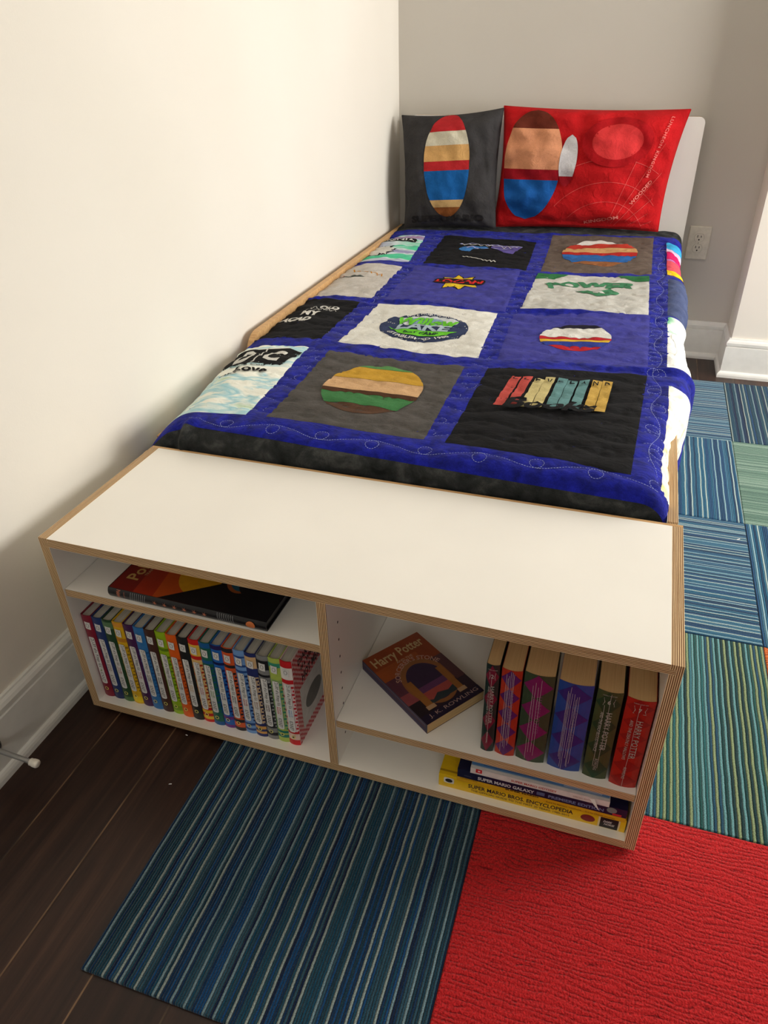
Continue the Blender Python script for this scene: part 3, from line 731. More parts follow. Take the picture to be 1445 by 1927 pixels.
# design coordinates: u across the cover (0 spine .. HD), v up the cover (0 foot .. HL)  ->  x = v, y = u
def UV(p): return ([(v, u) for u, v in p[0]], [tuple(reversed(f)) for f in p[1]])
k = 0
def D_(p, c):
    global k
    k += 1; TP(UV(p), c, k)
D_(rect(0, 0.118, HD, HL), (150, 66, 26)); D_(rect(0, 0.118, HD*0.72, 0.15), (166, 82, 34)); D_(rect(0, 0, HD, 0.118), (52, 32, 44))
D_(rect(0.0, 0.075, 0.03, 0.118), (96, 52, 66)); D_(rect(0.0, 0.05, 0.03, 0.075), (150, 74, 78)); D_(rect(0, 0.018, 0.034, 0.05), (40, 28, 34))
D_(ell(0.066, 0.078, 0.046, 0.058), (150, 96, 54)); D_(ell(0.066, 0.076, 0.037, 0.048), (58, 40, 66)); D_(rect(0.03, 0.03, 0.102, 0.072), (104, 58, 98))
D_(rect(0.03, 0.03, 0.102, 0.058), (176, 78, 70)); D_(poly([(0.03, 0.03), (0.102, 0.03), (0.102, 0.048), (0.08, 0.04), (0.06, 0.046), (0.045, 0.037), (0.03, 0.044)]), (48, 58, 62))
D_(rect(0.024, 0.028, 0.038, 0.094), (160, 102, 46)); D_(rect(0.094, 0.028, 0.107, 0.094), (160, 102, 46)); D_(rect(0.022, 0.022, 0.040, 0.031), (190, 150, 110)); D_(rect(0.092, 0.022, 0.109, 0.031), (190, 150, 110))
D_(rect(0.109, 0.05, HD, 0.118), (88, 52, 56)); D_(rect(0, 0.0, HD, 0.018), (36, 26, 50))
D_(text2('Harry Potter', 0.064, 0.164, 0.112, 0.03, 0.02), (206, 172, 120)); D_(text2('AND THE', 0.064, 0.146, 0.036, 0.005, 0.01), (196, 160, 130))
D_(arc_bend(xf(text2("SORCERER'S STONE", 0, 0, 1.0, 1.0, 0.02), lambda a, q: (a*2.5, q*0.011)), 0.066, 0.088, 0.048, 0.050), (196, 150, 130))
D_(text2('J. K. ROWLING', 0.068, 0.010, 0.108, 0.010, 0.0), (186, 150, 140))
for j in range(4): b.pm(stroke([(0.004, 0.003+0.0045*j), (HL*0.6, 0.004+0.0045*j), (HL-0.004, 0.0032+0.0045*j)], 0.0012), lambda a, q: CV(a, -0.0003, q), paper([(96, 84, 120), (50, 56, 98), (120, 60, 50), (120, 110, 140)][j], 0.4))
b.build('cover', r)
b = MB(); b.box((0.0004, -(HD-0.0004), 0.0006), (HL-0.0004, -0.0006, HT-0.0006), M_PC_Z); b.build('page_block', r)

# stack of large flat books under the right shelf
ye = (226, 184, 20)
sp = [(rrect(0.009, 0.013, 0.027, 0.026, 0.003), paper((214, 210, 200))), (ell(0.018, 0.0195, 0.0065, 0.0045, 14), paper(BK)),
      (text2('SUPER MARIO BROS. ENCYCLOPEDIA', 0.052, 0.0195, 0.176, 0.0092, 0.02, align='L'), paper((44, 26, 40))),
      (text2('THE OFFICIAL GUIDE TO THE FIRST 30 YEARS: 1985-2015', 0.057, 0.0092, 0.166, 0.0056, 0.0, align='L'), paper((70, 44, 30))),
      (ell(0.252, 0.0155, 0.0115, 0.0085, 20), paper((126, 34, 30))), (rect(0.2685, 0.001, 0.3025, 0.0305), paper((214, 200, 150))), (rect(0.2715, 0.002, 0.3000, 0.0295), paper((24, 20, 24))),
      (text2('DARK', 0.2835, 0.019, 0.014, 0.0048, 0.02, 0.3), paper((214, 210, 205))), (text2('HORSE', 0.2865, 0.0125, 0.017, 0.0048, 0.02, 0.3), paper((214, 210, 205)))]
flat_book('encyclopedia', cw(0.7115, 0.0125, BASE), -0.002, 0.3115, 0.23, 0.0315, paper(ye, 0.4), [(rect(0.0, 0.008, 0.3115, 0.012), paper((170, 132, 16)))], sp, 'thick yellow hardcover with black lettering at the very bottom of the book stack', rnd=0.0015, group='stacked books in the lower right compartment')
z = BASE+0.0316
sp = [(text2('SUPER MARIO', 0.082, 0.0088, 0.056, 0.0036, 0.05, align='L'), paper((88, 62, 20))), (text2('Story by Kentaro Takekuma    Art by Charlie Nozawa', 0.15, 0.0034, 0.11, 0.0030, 0.01, align='L'), paper((90, 56, 16))), (text2('ADVENTURES', 0.005, 0.0088, 0.03, 0.003, 0.0, align='L'), paper((140, 96, 20)))]
flat_book('comic_book', cw(0.744, 0.0085, z), 0.002, 0.276, 0.21, 0.0108, paper((214, 164, 26), 0.4), [], sp, 'thin golden yellow comic book lying on the thick yellow hardcover', hard=False, group='stacked books in the lower right compartment')
z += 0.0109
sp = [(text2('SUPER MARIO GALAXY', 0.035, 0.0078, 0.094, 0.0078, 0.03, align='L'), paper((206, 204, 200))), (text2('PREMIERE EDITION', 0.152, 0.0074, 0.088, 0.0072, 0.03, align='L'), paper((112, 124, 160))),
      (rect(0.133, 0.0045, 0.146, 0.0125), paper((84, 92, 124))), (ell(0.252, 0.012, 0.008, 0.0068, 16), paper((120, 126, 120))), (rect(0.254, 0.0012, 0.268, 0.0062), paper((196, 50, 54))), (text2('PRIMA', 0.018, 0.0068, 0.012, 0.003, 0.0), paper((90, 94, 110)))]
flat_book('strategy_guide', cw(0.7445, 0.0085, z), 0.001, 0.2755, 0.21, 0.020, paper((26, 28, 56), 0.3), [], sp, 'thick navy blue paperback guide with silver lettering in the middle of the stack', hard=False, group='stacked books in the lower right compartment')
z += 0.0201
sp = [(rrect(0.009, 0.0042, 0.0195, 0.0132, 0.001), paper((204, 34, 40))), (rect(0.0125, 0.0070, 0.0165, 0.0102), paper((230, 200, 196))), (text2('SUPER MARIO ODYSSEY', 0.105, 0.0060, 0.074, 0.0050, 0.02), paper((190, 70, 58))), (text2('SPECIAL EDITION', 0.185, 0.0060, 0.034, 0.0034, 0.0), paper((176, 140, 120)))]
g = flat_book('strategy_guide', cw(0.7665, 0.0065, z), 0.001, 0.2245, 0.20, 0.0135, paper((216, 208, 200), 0.35), [], sp, 'white spined guide with small red lettering and a loose flap, in the stack', hard=False, group='stacked books in the lower right compartment')
b = MB()
for j in range(6):
    a0, a1 = j/6, (j+1)/6
    def fl(a, s_): return Vector((0.197+0.013*a+0.002*s_*(1-a)*2, -0.0012-0.005*math.sin(a*1.6), 0.0118-0.0165*a+0.0008*s_))
    b.face([fl(a0, -1), fl(a1, -1), fl(a1, 1), fl(a0, 1)], paper((222, 214, 204), 0.4)); 
g2 = b.build('cover_flap', g)
z += 0.0136
flat_book('paperback_guide', cw(0.7675, 0.012, z), 0.0, 0.222, 0.20, 0.0108, paper((58, 104, 146), 0.3), [], [(rect(0, 0.0, 0.222, 0.0022), paper((150, 156, 160))), (rect(0.02, 0.006, 0.12, 0.0085), paper((44, 82, 128))), (rect(0.15, 0.004, 0.21, 0.008), paper((120, 140, 160)))], 'slim blue spined book on top of the stack, right under the shelf', hard=False, group='stacked books in the lower right compartment')

# ================================================================== BED
bed = thing('bed_frame', 'plywood bed frame with a white headboard standing against the left wall', 'bed', (0.5, 1.35, 0))
BO = (0.5, 1.35, 0)
b = MB(); b.box((1.0195, CD+0.003, 0.05), (1.0375, 2.300, 0.4205), M_LAM, 0, M_PLY); b.build('side_rail', bed, BO)
b = MB()   # taller guard rail against the wall, rounded front corner
pts = [(CD+0.08, 0.05), (2.29, 0.05), (2.29, 0.474), (0.93, 0.474)]+[(0.93-0.06*math.sin(a), 0.414+0.06*math.cos(a)) for a in [PI/2*i/8 for i in range(1, 9)]]+[(0.87, 0.40), (CD+0.08, 0.40)]
xa, xb = -0.0455, -0.0285
vs, fs = poly(pts)
b.mesh([(xa, y, z) for y, z in vs], [tuple(reversed(f)) for f in fs], M_GRAIN); b.mesh([(xb, y, z) for y, z in vs], fs, M_GRAIN)
n = len(pts)
for i in range(n):
    (ya, za), (yb_, zb) = pts[i], pts[(i+1) % n]; b.face([(xa, ya, za), (xb, ya, za), (xb, yb_, zb), (xa, yb_, zb)], M_GRAIN)
b.build('wall_rail', bed, BO)
b = MB(); b.box((-0.028, 0.40, 0.20), (1.0190, 2.295, 0.218), M_GRAIN); b.build('mattress_platform', bed, BO)
b = MB(); b.box((-0.028, CD+0.0035, 0.05), (1.0190, CD+0.0135, 0.40), M_LAM, 1, M_PLY); b.build('foot_board', bed, BO)
b = MB(); pm2 = rrect(-0.005, 0.05, 1.062, 0.874, 0.022, 8)
y0, y1 = 2.300, 2.317
b.mesh([(x, y0, z) for x, z in pm2[0]], pm2[1], M_LAM); b.mesh([(x, y1, z) for x, z in pm2[0]], [tuple(reversed(f)) for f in pm2[1]], M_LAM)
n = len(pm2[0])
for i in range(n):
    (ax_, az), (bx_, bz) = pm2[0][i], pm2[0][(i+1) % n]; b.face([(ax_, y0, az), (ax_, y1, az), (bx_, y1, bz), (bx_, y0, bz)], M_PLY, [(az, 0), (az, 1), (bz, 1), (bz, 0)])
b.build('headboard', bed, BO)
for lx, ly in ((1.012, 0.44), (1.012, 2.26), (0.0, 0.44), (0.0, 2.26)):
    b = MB(); b.box((lx-0.02, ly-0.02, TZ if lx > 0.5 and ly < 2.0 else 0.0002), (lx+0.006, ly+0.02, 0.20), M_GRAIN); b.build('leg', bed, BO)

def cushion_mesh(x0, x1, y0, y1, z0, z1, r, m, n=6):
    """rounded slab"""
    bm = bmesh.new(); bmesh.ops.create_cube(bm, size=1.0)
    for v in bm.verts: v.co = Vector(((x0+x1)/2+v.co.x*(x1-x0), (y0+y1)/2+v.co.y*(y1-y0), (z0+z1)/2+v.co.z*(z1-z0)))
    bmesh.ops.bevel(bm, geom=bm.verts[:]+bm.edges[:]+bm.faces[:], offset=r, segments=n, profile=0.5, affect='EDGES')
    bm.verts.index_update(); b = MB(); b.mesh([tuple(v.co) for v in bm.verts], [tuple(v.index for v in f.verts) for f in bm.faces], m); bm.free(); return b
M_SHEET = fabric('white_cotton_sheet', (226, 214, 206), 0.08, scale=12, wr=0.6)
mt = thing('mattress', 'mattress in a white fitted sheet under the blue quilt', 'mattress', (0.5, 1.35, 0.2182))
MO = (0.5, 1.35, 0.2182)
cushion_mesh(0.0, 0.985, 0.405, 2.297, 0.2185, 0.447, 0.035, M_SHEET).build('fitted_sheet', mt, MO, smooth=True)

# ================================================================== QUILT
def sstep(a, b_, x): t = np.clip((x-a)/(b_-a), 0, 1); return t*t*(3-2*t)
YF, RF = 0.3635, 0.034
def base_surf(s, t):
    s = np.asarray(s, float); t = np.asarray(t, float)
    zt = 0.467+0.006*sstep(1.7, 2.1, t)+0.020*sstep(2.05, 2.27, t)
    # along the bed (foot edge rolls over)
    y0 = YF+RF; a = np.clip((y0-t)/RF, 0, PI/2)
    y = np.where(t < y0, y0-RF*np.sin(a), t); dz = np.where(t < y0, RF*(1-np.cos(a)), 0)
    extra = np.maximum((y0-t)-RF*PI/2, 0); dz = dz+extra
    # across: left side sags towards the wall rail
    dl = 0.018+0.050*(1-sstep(0.42, 0.86, t)); q = np.clip((0.075-s)/0.105, 0, 1)
    z = zt-dz-dl*q*q
    xl = np.maximum(s, -0.0275-0.012*(1-sstep(0.55, 0.85, t))); over = np.maximum(-0.0275-s, 0); z = z-over*0.9
    # right side bulges over the rail and hangs
    XR = 1.013+0.044*sstep(0.60, 0.84, t)-0.010*sstep(1.75, 2.2, t)+0.006*np.sin(t*9.0)*sstep(0.8, 0.95, t)
    RR = 0.045
    x0 = XR-RR
    D = 0.035+0.19*sstep(0.70, 0.86, t)
    Lt = (x0-0.95)+RR*PI/2+D
    qq = np.clip(s-0.95, 0, None); dist = np.where(qq < 0.06, qq, 0.06+(qq-0.06)*(Lt-0.06)/(0.29))
    d2 = dist-(x0-0.95); ar = np.clip(d2/RR, 0, PI/2)
    xr = np.where(d2 > 0, x0+RR*np.sin(ar), 0.95+dist); zr = np.where(d2 > 0, RR*(1-np.cos(ar)), 0)
    drop = np.maximum(d2-RR*PI/2, 0); zr = zr+drop; xr = xr+0.010*np.sin(t*17)*np.clip(drop/0.15, 0, 1)*sstep(0.8, 0.95, t)
    isr = s > 0.95
    x = np.where(isr, xr, xl); z = np.where(isr, z-zr, z)
    # front left corner pushed out over the cabinet edge
    cf = (1-sstep(0.0, 0.09, s))*(1-sstep(0.36, 0.43, t)); y = y+0.002*cf; z = z-0.012*cf
    return np.stack([x, y, z], -1)
def loop_curve(s0, s1, tc, amp, lam, r, start=0.0, up=1):
    """meandering line with loops, the classic quilting motif"""
    pts = []; s_ = s0; k = 0; ph = start
    while s_ < s1:
        half = lam/2
        for j in range(16):
            f = j/16; pts.append((s_+half*f, tc+amp*math.cos(PI*(f+k))))
        s_ += half; sg = 1 if k % 2 == 0 else -1
        ex, ey = s_, tc-amp*sg   # at extreme, loop back
        for j in range(17):
            a = 2*PI*j/16; pts.append((ex+r*math.sin(a), ey+sg*r*(1-math.cos(a))*up))
        k += 1
    return pts
STITCH = []   # (points, visible thread?)
rs = random.Random(11)
STITCH.append((loop_curve(0.05, 1.0, 0.398, 0.012, 0.21, 0.0135), 'border'))
kk = 0
tt = 0.475
while tt < 2.12:
    off = rs.uniform(-0.1, 0.0); pts = loop_curve(-0.16+off, 1.26, tt, 0.013, 0.17+rs.uniform(-0.02, 0.02), 0.0125+rs.uniform(-0.002, 0.003))
    STITCH.append((pts, 'row')); tt += 0.062+rs.uniform(-0.006, 0.006)
pts = [(b_+0.0, a_) for a_, b_ in loop_curve(0.42, 2.12, 0.987, 0.010, 0.19, 0.0145)]
STITCH.append((pts, 'sash'))
# height raster
S0, T0, RES = -0.16, 0.16, 0.004
NS, NTT = int((1.36-S0)/RES), int((2.36-T0)/RES)
DG = np.full((NS, NTT), 0.05)
def splat(pts):
    P_ = []
    for a_, c_ in zip(pts[:-1], pts[1:]):
        L_ = math.hypot(c_[0]-a_[0], c_[1]-a_[1]); m_ = max(1, int(L_/0.0025))
        for j in range(m_): P_.append((a_[0]+(c_[0]-a_[0])*j/m_, a_[1]+(c_[1]-a_[1])*j/m_))
    P_ = np.array(P_); gi = (P_[:, 0]-S0)/RES; gj = (P_[:, 1]-T0)/RES
    for di in range(-6, 7):
        for dj in range(-6, 7):
            i_ = np.floor(gi).astype(int)+di; j_ = np.floor(gj).astype(int)+dj
            ok = (i_ >= 0) & (i_ < NS) & (j_ >= 0) & (j_ < NTT)
            d = np.hypot(i_-gi, j_-gj)*RES
            np.minimum.at(DG, (i_[ok], j_[ok]), d[ok])
for pts, kd in STITCH: splat(pts)
HG = -0.0030*np.exp(-(DG/0.0040)**2)+0.0015*(1-np.exp(-(np.minimum(DG, 0.03)/0.013)**2))
gs = S0+RES*np.arange(NS); gt = T0+RES*np.arange(NTT)
NZ = np.zeros((NS, NTT))
for i in range(0, NS):
    s_ = gs[i]
    for j in range(0, NTT, 1):
        t_ = gt[j]
        NZ[i, j] = noise.noise(Vector((s_*9+3.1, t_*22, 0.3)))*0.0024+noise.noise(Vector((s_*33, t_*58+7, 1.7)))*0.0016
G_S, G_T = np.meshgrid(gs, gt, indexing='ij')
amp = 0.65+1.2*sstep(0.8, 1.25, G_T)
HG = HG+NZ*amp+0.0035*np.sin(G_S*13+1.2*np.sin(G_T*5))*np.sin(G_T*8.5+0.7)
ridge_t = 0.865+0.05*np.clip((G_S-0.6)/0.4, 0, 2)
HG += 0.009*np.exp(-((G_T-ridge_t)/0.013)**2)*sstep(0.55, 0.95, G_S)+0.006*np.exp(-((G_T-1.262-0.03*G_S)/0.012)**2)
HG += 0.005*np.exp(-((G_T-0.89)/0.012)**2)*(1-sstep(0.4, 0.6, G_S))
# gathered fold at the front left corner
HG += 0.012*np.exp(-((G_S-0.085+0.25*(0.40-G_T))/0.012)**2)*(1-sstep(0.37, 0.42, G_T))-0.012*np.exp(-((G_S-0.055+0.25*(0.40-G_T))/0.016)**2)*(1-sstep(0.36, 0.41, G_T))
HG = HG-0.0

def Hs(s, t):
    u = np.clip((np.asarray(s)-S0)/RES, 0, NS-1.001); v = np.clip((np.asarray(t)-T0)/RES, 0, NTT-1.001)
    i = np.floor(u).astype(int); j = np.floor(v).astype(int); fu = u-i; fv = v-j
    return HG[i, j]*(1-fu)*(1-fv)+HG[i+1, j]*fu*(1-fv)+HG[i, j+1]*(1-fu)*fv+HG[i+1, j+1]*fu*fv
def qsurf(s, t, off=0.0):
    s = np.asarray(s, float); t = np.asarray(t, float); e = 0.004
    P0 = base_surf(s, t); ds = base_surf(s+e, t)-base_surf(s-e, t); dt = base_surf(s, t+e)-base_surf(s, t-e)
    N = np.cross(ds, dt); N /= np.maximum(np.linalg.norm(N, axis=-1, keepdims=True), 1e-12)
    return P0+N*(Hs(s, t)+off+0.006)[..., None]
QO = (0.5, 1.3, 0.447)
quilt = thing('patchwork_quilt', 'royal blue patchwork quilt of printed shirt panels spread over the bed', 'quilt', QO)
M_BLUE = fabric('royal_blue_velvet', (24, 32, 146), 0.30, sheen=0.35, scale=40)
M_GREY = fabric('charcoal_marbled_fabric', (52, 54, 54), 0.4, ((26, 29, 28), (86, 88, 86)), sheen=0.15, scale=22)
def grid_part(name, corners, mat, off, step=0.007, prints=None, lab=None, matfn=None, w_=None, h_=None):
    (s00, t00), (s10, t10), (s11, t11), (s01, t01) = corners
    W_ = max(abs(s10-s00), abs(s11-s01)); H_ = max(abs(t01-t00), abs(t11-t10))
    nu, nv = max(2, int(W_/step)), max(2, int(H_/step))
    u, v = np.meshgrid(np.linspace(0, 1, nu+1), np.linspace(0, 1, nv+1), indexing='ij')
    def ST(u, v): return ((s00*(1-u)+s10*u)*(1-v)+(s01*(1-u)+s11*u)*v, (t00*(1-u)+t10*u)*(1-v)+(t01*(1-u)+t11*u)*v)
    S_, T_ = ST(u, v)
    ed = np.minimum(np.minimum(u, 1-u)*W_, np.minimum(v, 1-v)*H_)
    oo = off if prints is None else off-0.0009*np.exp(-(ed/0.003)**2)*1.0
    P_ = qsurf(S_, T_, oo).reshape(-1, 3)
    idx = np.arange((nu+1)*(nv+1)).reshape(nu+1, nv+1)
    b = MB(); fs = []
    for i in range(nu):
        for j in range(nv): fs.append((int(idx[i, j]), int(idx[i+1, j]), int(idx[i+1, j+1]), int(idx[i, j+1])))
    b.mesh(P_.tolist(), fs, mat)
    if matfn:
        b.fm = []
        Sc = (S_[:-1, :-1]+S_[1:, 1:])/2; Tc = (T_[:-1, :-1]+T_[1:, 1:])/2
        for i in range(nu):
            for j in range(nv): b.fm.append(b.mi(matfn(Sc[i, j], Tc[i, j])))
    for q, (p2, m) in enumerate(prints or []):
        p2 = cut(p2, 0.0065)
        uu = np.array([p[0]/w_ for p in p2[0]]); vv = np.array([p[1]/h_ for p in p2[0]])
        a_, c_ = ST(uu, vv); PP = qsurf(a_, c_, off+0.0006+0.00042*q)
        b.mesh(PP.tolist(), p2[1], m)
    b.v = [(x-QO[0], y-QO[1], z-QO[2]) for x, y, z in b.v]
    o = b.build(name, quilt, smooth=True)
    if lab: o['label'] = lab
    return o
lo = lambda q: 0.379-0.026*q
hi = lambda q: 2.138+0.048*q
grid_part('blue_field', [(-0.13, lo(-0.13)), (1.30, lo(1.3)), (1.30, hi(1.3)), (-0.13, hi(-0.13))], M_BLUE, 0.0, 0.0055)
grid_part('grey_border', [(-0.13, 0.245), (1.30, 0.245), (1.30, lo(1.3)+0.003), (-0.13, lo(-0.13)+0.003)], M_GREY, -0.0003, 0.0055, lab='charcoal marbled border at the foot end')
grid_part('grey_border', [(-0.13, hi(-0.13)-0.003), (1.30, hi(1.3)-0.003), (1.30, 2.27), (-0.13, 2.255)], M_GREY, -0.0003, 0.0055, lab='charcoal marbled border at the head end')
M_THREAD = fabric('pale_thread', (158, 168, 222), 0.1)
b = MB()
for pts, kd in STITCH:
    dense = []
    for a_, c_ in zip(pts[:-1], pts[1:]):
        L_ = math.hypot(c_[0]-a_[0], c_[1]-a_[1]); m_ = max(1, int(L_/0.0016))
        for j in range(m_): dense.append((a_[0]+(c_[0]-a_[0])*j/m_, a_[1]+(c_[1]-a_[1])*j/m_))
    segs = []
    for j in range(0, len(dense)-2, 3):
        (sa, ta), (sb, tb) = dense[j], dense[j+2]; sm, tm = (sa+sb)/2, (ta+tb)/2
        if kd == 'row':
            on = (0.965 < sm < 1.01) or (0.152 < sm < 0.205) or (0.568 < sm < 0.61)
            if on and rs.random() < 0.35: on = False
        elif kd == 'sash': on = 0.43 < tm < 2.1
        else: on = 0.06 < sm < 1.0
        if on: segs.append((sa, ta, sb, tb))
    if not segs: continue
    A_ = np.array(segs); dx = A_[:, 2]-A_[:, 0]; dy = A_[:, 3]-A_[:, 1]; L_ = np.hypot(dx, dy)+1e-9; nx = -dy/L_*0.0005; ny = dx/L_*0.0005
    q1 = qsurf(A_[:, 0]+nx, A_[:, 1]+ny, 0.0011); q2 = qsurf(A_[:, 0]-nx, A_[:, 1]-ny, 0.0011); q3 = qsurf(A_[:, 2]-nx, A_[:, 3]-ny, 0.0011); q4 = qsurf(A_[:, 2]+nx, A_[:, 3]+ny, 0.0011)
    for j in range(len(segs)): b.face([q1[j], q2[j], q3[j], q4[j]], M_THREAD)
b.v = [(x-QO[0], y-QO[1], z-QO[2]) for x, y, z in b.v]
b.build('stitching', quilt)

def ink(c): return fabric('shirt_ink_%d_%d_%d' % c, c, 0.06, sheen=0.0)
def patch(corners, mat, prints, w_, h_, lab): grid_part('panel', corners, mat, 0.0010, 0.0065, prints, lab, None, w_, h_)
M_BLK = fabric('black_cotton', (24, 24, 26), 0.2, sheen=0.05)
M_PUR = fabric('violet_blue_cotton', (66, 66, 152), 0.10, sheen=0.1)
M_WHT = fabric('white_cotton', (232, 230, 220), 0.05, sheen=0.05)
M_HGR = fabric('heather_grey_cotton', (86, 82, 78), 0.12, sheen=0.1)
M_BRN = fabric('brown_heather_cotton', (104, 90, 80), 0.12, sheen=0.1)
M_OAT = fabric('oatmeal_heather_cotton', (204, 202, 194), 0.08, sheen=0.05)
M_SLT = fabric('slate_blue_cotton', (74, 84, 118), 0.10, sheen=0.05)
WI = ink((226, 224, 216)); BI = ink((34, 33, 34))
W1, H1 = 0.35, 0.40
# front row -------------------------------------------------
pr = []
bc = [(196, 84, 76), (196, 84, 76), (206, 190, 132), (206, 190, 132), (104, 146, 146), (104, 146, 146), (104, 146, 146), (206, 168, 84), (206, 168, 84)]
for i, (c, ch) in enumerate(zip(bc, 'CLEVELAND')):
    x0 = 0.062+0.0246*i+(0.003 if i in (2, 4, 7) else 0); sl = -0.010*(1-i/8)
    pr.append((poly([(x0+sl, 0.195), (x0+0.021+sl, 0.195), (x0+0.022, 0.345+0.006*math.sin(i*2.3)), (x0+0.001, 0.345+0.005*math.cos(i*1.7))]), ink(c)))
for i, ch in enumerate('CLEVELAND'): pr.append((text2(ch, 0.074+0.0246*i, 0.326, 0.011, 0.016, 0.02), M_BLK))
pr.append((text2('Books', 0.168, 0.203, 0.190, 0.050, 0.04, 0.25), M_BLK))
patch([(0.605, 0.432), (0.949, 0.408), (0.966, 0.888), (0.612, 0.826)], M_BLK, pr, W1, H1, 'black panel with a row of red, cream, teal and mustard book shapes')
# plain nested discs and blocks stand in for the printed figure
pr = banded(0.175, 0.205, 0.115, 0.135, [(1.0, (92, 66, 50)), (1.3, (70, 128, 76)), (0.35, (86, 58, 40)), (1.5, (218, 176, 130)), (1.6, (206, 160, 58)), (0.6, (92, 146, 84))])
patch([(0.226, 0.436), (0.562, 0.436), (0.557, 0.826), (0.210, 0.832)], M_HGR, pr, W1, H1, 'heather grey panel with plain green, gold and blue shapes')
M_DYE1 = tie_dye('pale_tie_dye', [(0.30, (244, 242, 230)), (0.48, (236, 238, 226)), (0.56, (158, 204, 214)), (0.62, (226, 236, 226)), (0.72, (160, 196, 150))], 5.0, (1.2, 3, 1), (0.3, 0.35, 0))
pr = [(xf(poly([(0.13, 0.27), (0.315, 0.27), (0.335, 0.32), (0.35, 0.352), (0.30, 0.372), (0.20, 0.36), (0.16, 0.372), (0.13, 0.355), (0.11, 0.31)]), lambda a, c: (a, c)), BI),
      (stroke([(0.222, 0.272), (0.230, 0.372)], 0.005), WI), (text2('D', 0.180, 0.318, 0.055, 0.068, 0.03, 0.2), WI), (text2('C', 0.274, 0.318, 0.062, 0.068, 0.03, 0.2), WI),
      (text2('Cape Cod', 0.22, 0.255, 0.11, 0.014, 0.03), BI), (text2('Love', 0.245, 0.232, 0.10, 0.026, 0.03), BI), (text2('nana', 0.185, 0.208, 0.06, 0.012, 0.02), BI)]
patch([(-0.13, 0.42), (0.179, 0.438), (0.150, 0.842), (-0.13, 0.842)], M_DYE1, pr, W1, H1, 'pale blue and white tie-dye panel with a black lettered print')
M_DYE2 = tie_dye('yellow_tie_dye', [(0.28, (238, 218, 110)), (0.42, (246, 242, 224)), (0.55, (240, 238, 222)), (0.62, (170, 206, 160)), (0.72, (226, 160, 110))], 7.0, (2, 1.4, 1), (4, 0, 0))
pr = [(stroke([(0.03+0.01*math.sin(j*1.3), 0.12+0.012*j) for j in range(7)], 0.0016), BI), (ring(0.035, 0.12, 0.008, 0.014, 0.0014), BI)]
patch([(1.006, 0.40), (1.27, 0.40), (1.27, 0.79), (1.012, 0.83)], M_DYE2, pr, W1, H1, 'white panel with yellow and green tie-dye hanging over the right side')
# second row -------------------------------------------------
pr = [(ell(0.178, 0.185, 0.118, 0.112), ink((56, 66, 98))), (ell(0.182, 0.232, 0.082, 0.046), ink((214, 220, 222))), (ell(0.176, 0.225, 0.05, 0.03), ink((140, 168, 190))),
      (poly([(0.088, 0.165), (0.12, 0.135), (0.18, 0.118), (0.24, 0.135), (0.272, 0.165), (0.24, 0.155), (0.18, 0.146), (0.12, 0.155)]), ink((112, 206, 58))),
      (poly([(0.10, 0.158), (0.13, 0.122), (0.18, 0.108), (0.23, 0.122), (0.262, 0.158)]), ink((112, 206, 58))),
      (text2('Willow', 0.182, 0.222, 0.168, 0.052, 0.04, 0.15), ink((112, 206, 58))), (text2('LAKE', 0.180, 0.176, 0.146, 0.040, 0.03, 0.15), ink((176, 196, 208))), (text2('DAY CAMP', 0.180, 0.136, 0.092, 0.018, 0.02), ink((44, 60, 60))),
      (arc_bend(xf(text2('LAKE HOPATCONG', 0, 0, 1.0, 1.0, 0.02), lambda a, q: (a*1.3, q*0.013)), 0.178, 0.185, 0.106, 0.100), WI),
      (arc_bend_low(xf(text2('ESTABLISHED 1980', 0, 0, 1.0, 1.0, 0.02), lambda a, q: (a*1.7, q*0.014)), 0.178, 0.185, 0.104, 0.098), WI)]
patch([(0.212, 0.884), (0.575, 0.882), (0.556, 1.240), (0.205, 1.236)], M_WHT, pr, W1, H1*0.93, 'white panel with a navy oval day camp print in lime green lettering')
pr = banded(0.172, 0.19, 0.088, 0.10, [(1.0, (186, 36, 46)), (0.9, (52, 66, 150)), (0.5, (222, 180, 60)), (0.7, (186, 36, 46)), (2.0, (226, 224, 216)), (0.8, (38, 36, 52))])
patch([(0.622, 0.882), (0.966, 0.926), (0.962, 1.303), (0.601, 1.243)], M_PUR, pr, W1, H1, 'violet blue panel with a plain white disc and red and yellow bars')
pr = [(text2('ACAD', 0.19, 0.175, 0.115, 0.035, 0.06, 0.2), WI), (text2('MY', 0.22, 0.235, 0.07, 0.03, 0.05, 0.1), WI), (text2('OLD', 0.265, 0.305, 0.075, 0.028, 0.05, 0.1), WI)]
for j in range(7):
    x_, y_ = 0.19+0.016*j, 0.262+0.012*math.sin(j*2.0); pr.append((stroke([(x_, y_), (x_+0.012, y_+0.022), (x_+0.022, y_+0.004)], 0.003), WI))
patch([(-0.13, 0.888), (0.157, 0.890), (0.148, 1.234), (-0.13, 1.262)], M_BLK, pr, W1, H1, 'black panel with white lettering beside the wall')
M_DYE3 = tie_dye('white_with_green', [(0.3, (232, 232, 226)), (0.62, (236, 236, 230)), (0.68, (60, 180, 120)), (0.75, (226, 228, 222))], 4.0, (1.5, 2, 1))
patch([(1.008, 0.93), (1.27, 0.95), (1.27, 1.31), (1.008, 1.30)], M_DYE3, [(stroke([(0.02+0.01*math.sin(j), 0.1+0.03*j) for j in range(7)], 0.002), WI)], W1, H1, 'white panel with a trace of green hanging over the right side')
